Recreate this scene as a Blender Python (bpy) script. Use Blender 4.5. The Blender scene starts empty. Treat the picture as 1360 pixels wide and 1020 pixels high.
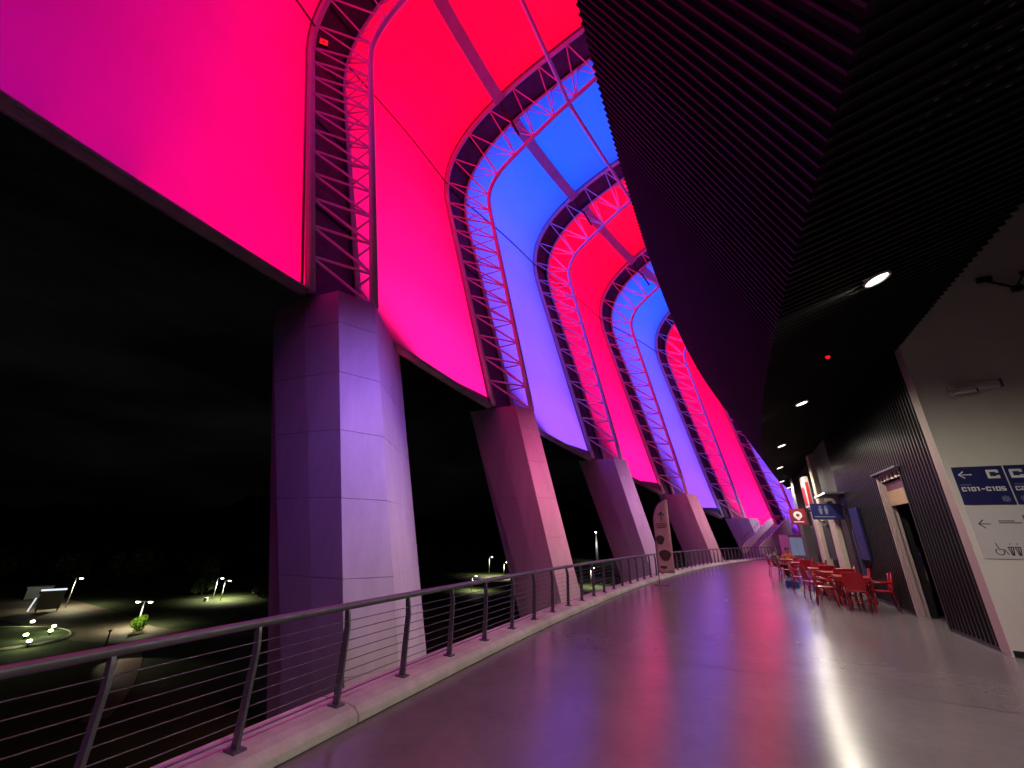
import bpy, bmesh, math, random
from mathutils import Vector, Matrix
random.seed(7)
sc = bpy.context.scene
COL = sc.collection
PI = math.pi
# ------------------------------------------------------------------ camera
EYE = 1.65
F, W, H = 520.0, 1360.0, 1020.0
upc = Vector((32.0, 1370.0, -F)).normalized()          # zenith seen in camera axes
fy = (Vector((0, 0, -1)) - upc * (-upc.z)).normalized()
fx = fy.cross(upc)
cam_d = bpy.data.cameras.new('camera')
cam = bpy.data.objects.new('camera', cam_d); COL.objects.link(cam)
cam.matrix_world = Matrix.Translation((0, 0, EYE)) @ Matrix((fx, fy, upc)).to_4x4()
cam_d.sensor_width = 36.0; cam_d.lens = F / W * 36.0
cam_d.clip_start = 0.05; cam_d.clip_end = 5000
sc.camera = cam
# ------------------------------------------------------------------ night sky
world = bpy.data.worlds.new('World'); sc.world = world; world.use_nodes = True
nt = world.node_tree; N = nt.nodes; L = nt.links
for n in list(N): N.remove(n)
out = N.new('ShaderNodeOutputWorld'); bg = N.new('ShaderNodeBackground')
sky = N.new('ShaderNodeTexSky'); sky.sky_type = 'NISHITA'; sky.sun_disc = False
sky.sun_elevation = math.radians(4); sky.sun_rotation = math.radians(120); sky.dust_density = 3
hs = N.new('ShaderNodeHueSaturation'); hs.inputs['Saturation'].default_value = 0.08
tc = N.new('ShaderNodeTexCoord'); mp = N.new('ShaderNodeMapping'); mp.inputs['Scale'].default_value = (1.2, 1.2, 5)
nz = N.new('ShaderNodeTexNoise'); nz.inputs['Scale'].default_value = 2.2; nz.inputs['Detail'].default_value = 6
rp = N.new('ShaderNodeValToRGB'); rp.color_ramp.elements[0].position = .42; rp.color_ramp.elements[0].color = (.25, .25, .25, 1)
rp.color_ramp.elements[1].position = .7; rp.color_ramp.elements[1].color = (1, 1, 1, 1)
mx = N.new('ShaderNodeMix'); mx.data_type = 'RGBA'; mx.blend_type = 'MULTIPLY'; mx.inputs[0].default_value = 1
L.new(sky.outputs[0], hs.inputs['Color']); L.new(tc.outputs['Generated'], mp.inputs['Vector']); L.new(mp.outputs[0], nz.inputs['Vector'])
L.new(nz.outputs['Fac'], rp.inputs[0]); L.new(hs.outputs[0], mx.inputs[6]); L.new(rp.outputs[0], mx.inputs[7])
L.new(mx.outputs[2], bg.inputs['Color']); bg.inputs['Strength'].default_value = 0.0012; L.new(bg.outputs[0], out.inputs[0])
faint_sun_d = bpy.data.lights.new('moon', 'SUN'); faint_sun_d.energy = 0.001; faint_sun_d.angle = math.radians(.5)  # faint sun lamp added; no moon stands in the sky
moon = bpy.data.objects.new('moon', faint_sun_d); COL.objects.link(moon); moon.rotation_euler = (math.radians(50), 0, math.radians(120))
# ------------------------------------------------------------------ exposure
sc.view_settings.view_transform = 'Standard'; sc.view_settings.look = 'None'
sc.view_settings.exposure = 0.0; sc.view_settings.gamma = 1.0; sc.view_settings.use_curve_mapping = False
sc.render.engine = 'CYCLES'
sc.cycles.use_denoising = True; sc.cycles.max_bounces = 6; sc.cycles.diffuse_bounces = 3; sc.cycles.glossy_bounces = 3
sc.cycles.transmission_bounces = 4; sc.cycles.sample_clamp_indirect = 4.0; sc.cycles.use_light_tree = True
sc.cycles.caustics_reflective = False; sc.cycles.caustics_refractive = False

# ------------------------------------------------------------------ materials
MATS = {}
def mat(name, col, rough=.6, metal=0., spec=.5, var=.15, scale=6., bump=0., bscale=40., emit=None, es=0., stretch=None, stain=0.):
    if name in MATS: return MATS[name]
    m = bpy.data.materials.new(name); m.use_nodes = True; t = m.node_tree; b = t.nodes['Principled BSDF']
    b.inputs['Roughness'].default_value = rough; b.inputs['Metallic'].default_value = metal; b.inputs['Specular IOR Level'].default_value = spec
    c = Vector(col)
    if emit:
        b.inputs['Base Color'].default_value = (*col, 1); b.inputs['Emission Color'].default_value = (*emit, 1); b.inputs['Emission Strength'].default_value = es
    else:
        co = t.nodes.new('ShaderNodeTexCoord'); ma = t.nodes.new('ShaderNodeMapping')
        if stretch: ma.inputs['Scale'].default_value = stretch
        n = t.nodes.new('ShaderNodeTexNoise'); n.inputs['Scale'].default_value = scale; n.inputs['Detail'].default_value = 8; n.inputs['Roughness'].default_value = .65
        r = t.nodes.new('ShaderNodeValToRGB'); r.color_ramp.elements[0].position = .3; r.color_ramp.elements[1].position = .72
        r.color_ramp.elements[0].color = (*(c * (1 - var)), 1); r.color_ramp.elements[1].color = (*[min(1, v * (1 + var)) for v in c], 1)
        t.links.new(co.outputs['Object'], ma.inputs[0]); t.links.new(ma.outputs[0], n.inputs['Vector']); t.links.new(n.outputs['Fac'], r.inputs[0])
        src = r.outputs[0]
        if stain:
            n2 = t.nodes.new('ShaderNodeTexNoise'); n2.inputs['Scale'].default_value = scale * .17; n2.inputs['Detail'].default_value = 10
            r2 = t.nodes.new('ShaderNodeValToRGB'); r2.color_ramp.elements[0].position = .36; r2.color_ramp.elements[1].position = .55
            r2.color_ramp.elements[0].color = (1 - stain,) * 3 + (1,)
            x = t.nodes.new('ShaderNodeMix'); x.data_type = 'RGBA'; x.blend_type = 'MULTIPLY'; x.inputs[0].default_value = 1
            t.links.new(ma.outputs[0], n2.inputs['Vector']); t.links.new(n2.outputs['Fac'], r2.inputs[0]); t.links.new(src, x.inputs[6]); t.links.new(r2.outputs[0], x.inputs[7]); src = x.outputs[2]
        t.links.new(src, b.inputs['Base Color'])
        if bump:
            n3 = t.nodes.new('ShaderNodeTexNoise'); n3.inputs['Scale'].default_value = bscale; n3.inputs['Detail'].default_value = 5
            bp = t.nodes.new('ShaderNodeBump'); bp.inputs['Strength'].default_value = bump; bp.inputs['Distance'].default_value = .02
            t.links.new(ma.outputs[0], n3.inputs['Vector']); t.links.new(n3.outputs['Fac'], bp.inputs['Height']); t.links.new(bp.outputs[0], b.inputs['Normal'])
    MATS[name] = m
    return m

mat('concrete', (.45, .43, .42), .75, var=.10, scale=1.3, bump=.2, bscale=22, stain=.16, stretch=(1.6, 1.6, .22))
mat('kerb_concrete', (.58, .55, .48), .8, var=.2, scale=3, bump=.3, bscale=30, stain=.25)
mat('steel_white', (.86, .84, .84), .42, var=.08, scale=2)
mat('purlin_grey', (.6, .55, .6), .6, var=.15, scale=1)
mat('infill', (.11, .09, .12), .8, var=.35, scale=1.2)
mat('rim_metal', (.5, .47, .44), .5, var=.25, scale=1.5)
mat('shell', (.12, .12, .12), .8, var=.1)
mat('black_pipe', (.012, .012, .014), .5, var=.1)
mat('slat_black', (.011, .011, .0108), .6, spec=.25, var=.3, scale=2.5)
mat('backing_black', (.008, .008, .009), .9, var=.2)
mat('rib_black', (.013, .013, .0135), .36, var=.25, scale=2)
mat('wall_dark', (.03, .031, .033), .7, var=.2)
mat('wall_grey', (.10, .105, .10), .7, var=.2, scale=1.0)
mat('plaster', (.74, .72, .64), .85, var=.05, scale=1.4, bump=.06, bscale=60, stain=.05)
mat('jamb', (.34, .26, .245), .75, var=.06, scale=2)
mat('pillar_cream', (.55, .50, .38), .8, var=.06)
mat('rail_steel', (.17, .17, .19), .42, metal=.5, var=.15, scale=4)
mat('cable_steel', (.16, .16, .17), .4, metal=.7, var=.1)
mat('sign_blue', (.012, .014, .105), .45, var=.05)
mat('sign_white', (.62, .61, .58), .6, var=.03)
mat('ink_white', (.78, .78, .78), .6, var=.02)
mat('ink_dark', (.03, .03, .035), .6, var=.05)
mat('ink_pale', (.20, .21, .32), .6, var=.05)
mat('board_print', (.05, .055, .13), .6, var=.1)
mat('sign_red', (.24, .012, .028), .5, var=.05)
mat('red_print', (.55, .03, .04), .5, var=.15, scale=9)
mat('chair_red', (.34, .010, .016), .28, var=.12, scale=8)
mat('table_red', (.34, .025, .028), .3, var=.12, scale=8)
mat('frame_dark', (.03, .012, .014), .4, metal=.4, var=.1)
mat('banner_pink_lit', (.62, .30, .34), .75, var=.06, scale=5)  # pink light on white cloth put into the base colour
mat('banner_dark', (.07, .02, .03), .75, var=.3, scale=14)
mat('cctv_white', (.6, .6, .58), .45, var=.03)
mat('wood', (.42, .28, .16), .55, var=.2, scale=4, stretch=(1, 1, 9))
mat('purple_print', (.13, .035, .075), .6, var=.1)
mat('grass', (.050, .075, .018), .95, var=.6, scale=.35, bump=.5, bscale=3, stain=.4)
mat('asphalt', (.045, .044, .044), .6, var=.3, scale=.6)
mat('road_tan', (.21, .165, .12), .7, var=.25, scale=.35, stain=.3)
mat('hill', (.006, .009, .005), 1, var=.3, scale=.02)
mat('leaf', (.05, .085, .015), .7, var=.5, scale=2)
mat('leaf_bright', (.16, .30, .02), .6, var=.3, scale=2)
mat('bark', (.05, .035, .025), .9, var=.3)
mat('lamp_white', (1, 1, 1), emit=(1, .93, .78), es=7)
mat('lamp_cold', (1, 1, 1), emit=(.92, 1, .9), es=22)
mat('lamp_green', (1, 1, 1), emit=(.85, 1, .45), es=14)
mat('lamp_red', (.5, .02, .02), emit=(1, .01, .02), es=.9)
mat('glow_white', (1, 1, 1), emit=(.85, .95, 1), es=1.0)
mat('clip_grey', (.12, .12, .12), .5, var=.1)
mat('window_lit', (.5, .6, .7), emit=(.42, .58, .85), es=.22)
mat('trim_dark', (.02, .02, .02), .4, var=.1)
mat('skin', (.33, .18, .12), .6, var=.05)
mat('hair', (.012, .009, .008), .5, var=.1)
mat('shirt_orange', (.38, .09, .03), .8, var=.15)
mat('shirt_green', (.12, .12, .08), .8, var=.15)
mat('trousers', (.02, .022, .03), .8, var=.1)
mat('blue_plastic', (.02, .04, .28), .4, var=.1)
mat('lamp_pole', (.45, .45, .43), .5, var=.1)
mat('kiosk_white', (.6, .6, .58), .6, var=.1)
mat('gate_panel', (.12, .11, .09), .6, var=.2)

def membrane_mat():
    m = bpy.data.materials.new('membrane'); m.use_nodes = True; t = m.node_tree
    for n in list(t.nodes): t.nodes.remove(n)
    o = t.nodes.new('ShaderNodeOutputMaterial'); d = t.nodes.new('ShaderNodeBsdfDiffuse'); tr = t.nodes.new('ShaderNodeBsdfTranslucent')
    x = t.nodes.new('ShaderNodeMixShader'); x.inputs[0].default_value = .78
    n = t.nodes.new('ShaderNodeTexNoise'); n.inputs['Scale'].default_value = .25; n.inputs['Detail'].default_value = 4
    co = t.nodes.new('ShaderNodeTexCoord'); r = t.nodes.new('ShaderNodeValToRGB')
    r.color_ramp.elements[0].color = (.70, .70, .70, 1); r.color_ramp.elements[1].color = (.84, .84, .84, 1)
    t.links.new(co.outputs['Object'], n.inputs['Vector']); t.links.new(n.outputs['Fac'], r.inputs[0])
    d.inputs[0].default_value = (.38, .38, .38, 1); t.links.new(r.outputs[0], tr.inputs[0])
    t.links.new(d.outputs[0], x.inputs[1]); t.links.new(tr.outputs[0], x.inputs[2]); t.links.new(x.outputs[0], o.inputs[0])
    return m
MATS['membrane'] = membrane_mat()

def floor_mat():
    m = bpy.data.materials.new('floor_coating'); m.use_nodes = True; t = m.node_tree; b = t.nodes['Principled BSDF']; l = t.links
    co = t.nodes.new('ShaderNodeTexCoord')
    def noise(s, d=8, ro=.6):
        n = t.nodes.new('ShaderNodeTexNoise'); n.inputs['Scale'].default_value = s; n.inputs['Detail'].default_value = d; n.inputs['Roughness'].default_value = ro
        l.new(co.outputs['Object'], n.inputs['Vector']); return n
    def ramp(n, p0, c0, p1, c1):
        r = t.nodes.new('ShaderNodeValToRGB'); e = r.color_ramp.elements; e[0].position = p0; e[0].color = (*c0, 1); e[1].position = p1; e[1].color = (*c1, 1)
        l.new(n.outputs['Fac'], r.inputs[0]); return r
    c = ramp(noise(.9, 10, .7), .3, (.125, .115, .115), .75, (.185, .172, .165))
    sp = ramp(noise(7, 6), .35, (.90,) * 3, .6, (1,) * 3)
    x = t.nodes.new('ShaderNodeMix'); x.data_type = 'RGBA'; x.blend_type = 'MULTIPLY'; x.inputs[0].default_value = 1
    l.new(c.outputs[0], x.inputs[6]); l.new(sp.outputs[0], x.inputs[7]); l.new(x.outputs[2], b.inputs['Base Color'])
    rr = ramp(noise(.4, 5, .5), .30, (.205,) * 3, .70, (.262,) * 3); l.new(rr.outputs[0], b.inputs['Roughness'])
    bp = t.nodes.new('ShaderNodeBump'); bp.inputs['Strength'].default_value = .06; bp.inputs['Distance'].default_value = .01
    l.new(noise(3.5, 4).outputs['Fac'], bp.inputs['Height']); l.new(bp.outputs[0], b.inputs['Normal'])
    b.inputs['Specular IOR Level'].default_value = .45
    return m
MATS['floor_coating'] = floor_mat()

# ------------------------------------------------------------------ helpers
CX, CY, R0 = 100.0, -45.0, 113.3
def pol(r, a, z=0.):
    """metres beyond the rail arc, bearing in degrees about the stadium centre, height"""
    t = math.radians(a); return Vector((CX + (R0 + r) * math.sin(t), CY + (R0 + r) * math.cos(t), z))
def link(o, parent=None):
    COL.objects.link(o)
    if parent is not None:
        o.parent = parent
        if parent.type == 'EMPTY': o.matrix_parent_inverse = parent.matrix_world.inverted()
    return o
def mesh(name, v, f, m=None, smooth=False):
    me = bpy.data.meshes.new(name); me.from_pydata([tuple(p) for p in v], [], f); me.update()
    if m: me.materials.append(MATS[m])
    if smooth: me.polygons.foreach_set('use_smooth', [True] * len(me.polygons))
    return me
def obj(name, me, parent=None, mw=None):
    o = bpy.data.objects.new(name, me); link(o, parent)
    if mw is not None: o.matrix_basis = mw
    return o
def tag(o, label=None, cat=None, group=None, kind=None):
    if label: o['label'] = label
    if cat: o['category'] = cat
    if group: o['group'] = group
    if kind: o['kind'] = kind
    return o
def thing(name, loc, label, cat, group=None, rotz=0.):
    o = bpy.data.objects.new(name, None); COL.objects.link(o)
    o.matrix_world = Matrix.Translation(loc) @ Matrix.Rotation(rotz, 4, 'Z'); o.empty_display_size = .2
    return tag(o, label, cat, group)
class MB:
    def __init__(s): s.v = []; s.f = []
    def add(s, v, f):
        n = len(s.v); s.v += [Vector(p) for p in v]; s.f += [tuple(i + n for i in q) for q in f]; return s
    def box(s, x0, x1, y0, y1, z0, z1, M=None):
        v = [Vector((x, y, z)) for z in (z0, z1) for y in (y0, y1) for x in (x0, x1)]
        if M is not None: v = [M @ p for p in v]
        return s.add(v, [(0, 2, 3, 1), (4, 5, 7, 6), (0, 1, 5, 4), (2, 6, 7, 3), (0, 4, 6, 2), (1, 3, 7, 5)])
    def tube(s, pts, r, n=8, cap=True):
        pts = [Vector(p) for p in pts]; rings = []; prev = None
        rad = r if isinstance(r, (list, tuple)) else [r] * len(pts)
        for i, p in enumerate(pts):
            d = (pts[min(i + 1, len(pts) - 1)] - pts[max(i - 1, 0)]).normalized()
            a = (prev - d * prev.dot(d)).normalized() if prev is not None else d.orthogonal().normalized()
            prev = a; b = d.cross(a)
            rings.append([p + (a * math.cos(2 * PI * k / n) + b * math.sin(2 * PI * k / n)) * rad[i] for k in range(n)])
        v = [q for rg in rings for q in rg]; f = []
        for i in range(len(rings) - 1):
            for k in range(n): f.append((i * n + k, i * n + (k + 1) % n, (i + 1) * n + (k + 1) % n, (i + 1) * n + k))
        if cap: f += [tuple(range(n - 1, -1, -1)), tuple(range((len(rings) - 1) * n, len(rings) * n))]
        return s.add(v, f)
    def grid(s, rows, close=False):
        nc = len(rows[0]); v = [p for r in rows for p in r]; f = []
        for i in range(len(rows) - 1):
            for k in range(nc - 1): f.append((i * nc + k, i * nc + k + 1, (i + 1) * nc + k + 1, (i + 1) * nc + k))
        return s.add(v, f)
    def prism(s, poly, z0, z1, M=None):
        n = len(poly); v = [Vector((x, y, z0)) for x, y in poly] + [Vector((x, y, z1)) for x, y in poly]
        if M is not None: v = [M @ p for p in v]
        return s.add(v, [tuple(range(n - 1, -1, -1)), tuple(range(n, 2 * n))] + [(k, (k + 1) % n, n + (k + 1) % n, n + k) for k in range(n)])
    def loft(s, secs):
        n = len(secs[0]); v = [p for q in secs for p in q]; f = [tuple(range(n - 1, -1, -1)), tuple(range((len(secs) - 1) * n, len(secs) * n))]
        for i in range(len(secs) - 1):
            for k in range(n): f.append((i * n + k, i * n + (k + 1) % n, (i + 1) * n + (k + 1) % n, (i + 1) * n + k))
        return s.add(v, f)
    def sweep_arc(s, prof, a0, a1, n):
        """closed profile (r, z) swept about the stadium centre"""
        rows = []
        for i in range(n + 1):
            a = a0 + (a1 - a0) * i / n; rows.append([pol(r, a, z) for r, z in prof])
        return s.loft(rows)
    def build(s, name, m, parent=None, smooth=False, mw=None, fix=True):
        me = mesh(name, s.v, s.f, m)
        if fix:
            bm = bmesh.new(); bm.from_mesh(me); bmesh.ops.recalc_face_normals(bm, faces=bm.faces); bm.to_mesh(me); bm.free()
        if smooth: me.polygons.foreach_set('use_smooth', [True] * len(me.polygons))
        return obj(name, me, parent, mw)
def bevel(o, w=.01, seg=2):
    b = o.modifiers.new('bevel', 'BEVEL'); b.width = w; b.segments = seg; b.limit_method = 'ANGLE'; return o
def lamp(kind, name, loc, energy, col, parent=None, **k):
    d = bpy.data.lights.new(name, kind); d.energy = energy; d.color = col
    for a, v in k.items():
        if a not in ('direction',): setattr(d, a, v)
    o = bpy.data.objects.new(name, d); COL.objects.link(o)
    q = Vector(k.get('direction', (0, 0, -1))).to_track_quat('-Z', 'Y').to_matrix().to_4x4()
    mw = Matrix.Translation(loc) @ q
    if parent is not None: o.parent = parent; o.matrix_parent_inverse = parent.matrix_world.inverted() if parent.type == 'EMPTY' else Matrix()
    o.matrix_basis = mw
    return o
def resample(pts, n):
    d = [0]
    for i in range(1, len(pts)): d.append(d[-1] + math.dist(pts[i], pts[i - 1]))
    res = []
    for k in range(n + 1):
        t = d[-1] * k / n; i = 1
        while i < len(d) - 1 and d[i] < t: i += 1
        u = (t - d[i - 1]) / max(1e-9, d[i] - d[i - 1]); res.append(tuple(pts[i - 1][j] + (pts[i][j] - pts[i - 1][j]) * u for j in (0, 1)))
    return res
def smooth2(p, n, it=2):
    for _ in range(it):
        q = [p[0]]
        for a, b in zip(p[:-1], p[1:]): q += [tuple(.75 * a[j] + .25 * b[j] for j in (0, 1)), tuple(.25 * a[j] + .75 * b[j] for j in (0, 1))]
        p = q + [p[-1]]
    return resample(p, n)
BAR = None
def bar(name, a, b, r, m, parent):
    """a straight tube of its own between two points, sharing one unit mesh per material"""
    key = 'bar_' + m
    if key not in bpy.data.meshes:
        mb = MB().tube([(0, 0, 0), (0, 0, 1)], 1.0, 6); me = mesh(key, mb.v, mb.f, m); me.name = key
        for p in me.polygons: p.use_smooth = len(p.vertices) == 4
    d = b - a
    mw = Matrix.Translation(a) @ d.to_track_quat('Z', 'Y').to_matrix().to_4x4() @ Matrix.Diagonal((r, r, d.length, 1))
    return obj(name, bpy.data.meshes[key], parent, mw)

# ------------------------------------------------------------------ setting: ground and concourse
GZ = -12.35
g = MB()
ang = [2 * PI * k / 48 for k in range(48)]
rings = [0, 150, 400, 2500]
v = [(0, 0, GZ)]
for r in rings[1:]: v += [(r * math.cos(a), r * math.sin(a), GZ) for a in ang]
f = [(0, 1 + k, 1 + (k + 1) % 48) for k in range(48)]
for i in range(len(rings) - 2):
    for k in range(48): f.append((1 + i * 48 + k, 1 + (i + 1) * 48 + k, 1 + (i + 1) * 48 + (k + 1) % 48, 1 + i * 48 + (k + 1) % 48))
g.add(v, f); tag(g.build('ground', 'grass'), kind='structure')
A0, A1 = -72.0, -12.0
tag(MB().sweep_arc([(-30, -.5), (-.3, -.5), (-.3, 0), (-30, 0)], A0, A1, 120).build('concourse_floor', 'floor_coating'), kind='structure')
fl = bpy.data.objects['concourse_floor']
for a in (-66.6, -62.15, -57.7, -53.25, -48.8, -44.35):
    MB().add([pol(r, a + da, .003) for r, da in ((-12, -.0028), (-.58, -.0028), (-.58, .0028), (-12, .0028))], [(0, 1, 2, 3)]).build('floor_line', 'trim_dark', fl)  # thin dark radial strips across the floor
for r, a, w_, lb in ((-4.6, -61.0, .05, 'scrap of pale paper on the floor in front of the chairs'), (-3.3, -58.6, .035, 'tiny pale scrap on the open floor far from the chairs')):
    o = MB().add([pol(r + dx, a, .012 + dz) + Vector((dy, 0, 0)) for dx, dy, dz in ((0, 0, 0), (w_, .02, .012), (w_ * 1.1, .1, 0), (.01, .08, .02))], [(0, 1, 2), (0, 2, 3)]).build('paper_scrap', 'ink_white'); tag(o, lb, 'litter')
# kerb in cast lengths
KL = [-72 + 2.0 * i for i in range(31)]
kerb = tag(MB().sweep_arc([(-.52, -.45), (-.1, -.45), (-.1, .09), (-.52, .09)], A0, A1, 120).build('kerb', 'kerb_concrete'), kind='structure')
kprof = [(-.575, .004), (-.08, .004), (-.08, .13), (-.40, .13), (-.50, .115), (-.56, .07)]
for a in KL[:-1]:
    bevel(MB().sweep_arc(kprof, a + .002, a + 2.0 - .002, 6).build('kerb_length', 'kerb_concrete', kerb), .008, 1)
tag(MB().sweep_arc([(-2.6, GZ), (-1.6, GZ), (-1.6, -.5), (-2.6, -.5)], A0, A1, 90).build('retaining_wall', 'concrete'), kind='structure')
# hills
hv = []; hf = []
for j in range(2):
    pass
hb = MB(); rows = []
for i in range(81):
    b = math.radians(-100 + 150 * i / 80)
    hgt = 26 + 13 * math.sin(i * .33 + 1) + 7 * math.sin(i * .9) + 3 * math.sin(i * 2.3)
    rows.append([Vector((R * math.sin(b), R * math.cos(b), z)) for R, z in ((470, GZ - 1), (520, GZ + hgt * .6), (600, GZ + hgt + 12), (800, GZ - 1))])
hb.grid(rows); tag(hb.build('hills', 'hill', smooth=True), kind='structure')

# ------------------------------------------------------------------ canopy: trusses, membrane panels, columns
TA = [-81.3, -74.7, -68.1, -61.54, -55.2, -48.45, -41.73, -35.16, -28.37, -21.6, -15.0]
ZB = [11.2, 11.2, 11.15, 10.8, 9.7, 8.35, 6.3, 4.2, 2.6, 1.6, 1.2]
DZ = [1.4, 1.4, 1.4, .9, 0, 0, -1.3, -2.0, -2.5, -2.8, -3.0]
BW = 1.2
NL, NU = 11, 12
def profA(i):
    zb, d = ZB[i], DZ[i]
    leg = resample([(10, zb), (16.55, 31.3 + d)], NL)
    top = smooth2([(16.55, 31.3 + d), (17.15, 34.2 + d), (16.5, 37.4 + d), (14.3, 39.6 + d), (11.2, 41.1 + d), (7.5, 41.9 + d), (2, 42.4 + d), (-5, 42.8 + d), (-11, 43 + d)], NU)
    return leg + top[1:]
def profC(i):
    zb, d = ZB[i], DZ[i]
    leg = resample([(max(8.1, 5.45 + .28 * zb), zb - .13), (12.95, 30.0 + d)], NL)
    top = smooth2([(12.95, 30.0 + d), (13.5, 32.4 + d), (12.7, 34.1 + d), (10.6, 35.1 + d), (7.5, 36.5 + d), (4.4, 37.7 + d), (-1, 39.4 + d), (-10, 41 + d)], NU)
    return leg + top[1:]
CO = .95
def fine(p, k=4):
    """rounder polyline through a truss profile"""
    return [p[0]] + smooth2(p[NL - 1:], NU * k)
names = ['', '', '', 'truss, nearest and leftmost, on the large lavender pillar',
         'truss, second from left, between red and blue sheets',
         'truss, third from left, right of the nearest blue sheet',
         'truss, fourth from left, right of the hot pink sheet',
         'truss, fifth from left, right of the far blue sheet',
         'truss, farthest one, low beside the far staircase', '', '']
def make_truss(i):
    a = TA[i]; A = profA(i); Cc = profC(i)
    lab = {0: 'steel truss two bays behind the viewer', 1: 'steel truss one bay behind the viewer', 2: 'steel truss on the pillar just left of the picture', 9: 'steel truss behind the staircase at the far bend'}.get(i) or 'curved tubular steel ' + names[i]
    t = thing('roof_truss', pol(10, a + .6, ZB[i]), lab, 'truss', 'roof trusses')
    fa, fc = fine(A), fine(Cc)
    MB().tube([pol(r, a, z) for r, z in fa], .21, 10).build('outer_chord', 'steel_white', t, True)
    MB().tube([pol(r, a + BW, z) for r, z in fa], .15, 8).build('outer_chord', 'steel_white', t, True)
    MB().tube([pol(r, a + CO, z) for r, z in fc], .19, 10).build('inner_chord', 'steel_white', t, True)
    MB().tube([pol(r + .1, a - .14, z) for r, z in fa], .07, 6).build('edge_clamp', 'rail_steel', t, True)
    n = len(A) - 1
    pa = [pol(r, a, z) for r, z in A]; pb = [pol(r, a + BW, z) for r, z in A]; pc = [pol(r, a + CO, z) for r, z in Cc]
    for k in range(n):
        rr = .066
        bar('brace', pa[k + 1], pc[k], rr, 'steel_white', t); bar('brace', pa[k + 1], pc[k + 1], rr, 'steel_white', t)
        bar('brace', pb[k + 1], pc[k], rr * .85, 'steel_white', t); bar('brace', pb[k + 1], pc[k + 1], rr * .85, 'steel_white', t)
        # dark infill sheet between the two outer chords
        (r0, z0), (r1, z1) = A[k], A[k + 1]
        rows = [[pol(rr_ + off, aa, zz + off * .0) for aa in (a + .06, a + BW - .05)] for rr_, zz, off in
                ((r0 + (r1 - r0) * .012, z0 + (z1 - z0) * .012, .35), (r0 + (r1 - r0) * .985, z0 + (z1 - z0) * .985, .35))]
        up = Vector((0, 0, .35)) if k >= NL + 3 else Vector((0, 0, 0))
        s = MB().grid([[p + up for p in q] for q in rows]).build('infill_panel', 'infill', t)
        sm = s.modifiers.new('thick', 'SOLIDIFY'); sm.thickness = .12
    # purlin-end drain
    kd = NL + 5
    q = pol(10.6, a + .05, 40.6 + DZ[i])
    MB().tube([q, q + Vector((.15, 0, -1.2)), pol(9.9, a + .35, 38.4 + DZ[i]), pol(9.3, a + .62, 36.6 + DZ[i])], .11, 6).build('drain_pipe', 'black_pipe', t, True)
    # flood fitting
    fb = MB(); M = Matrix.Translation(pol(13.4, a + .45, 27.5 + DZ[i])) @ Matrix.Rotation(-math.radians(a), 4, 'Z')
    return t
panel_lab = {0: 'red lit membrane sheet two bays behind the viewer', 1: 'blue lit membrane sheet just behind the viewer', 2: 'large magenta and red lit membrane sheet at the upper left edge',
             3: 'tall red lit membrane sheet between the first and second trusses',
             4: 'lavender to blue lit membrane sheet between the second and third trusses',
             5: 'hot pink lit membrane sheet between the third and fourth trusses',
             6: 'narrow far sheet lit blue at the top, violet below, before the fifth truss',
             7: 'far pink lit membrane sheet sloping behind the dark overhang',
             8: 'small farthest violet lit membrane sheet above the staircase', 9: 'membrane sheet beyond the far bend'}
RED = [(1, .006, .21), (1, .002, .14), (1, .001, .09), (1, .0, .06), (1, .0, .042), (1, .0, .03), (1, .0, .024), (1, 0, .02), (1, 0, .02), (1, 0, .02)]
BLU = [(.22, .06, 1), (.16, .06, 1), (.12, .06, 1), (.08, .06, 1), (.05, .065, 1), (.02, .065, 1), (.0, .06, 1), (0, .06, 1), (0, .06, 1), (0, .06, 1)]
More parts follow.
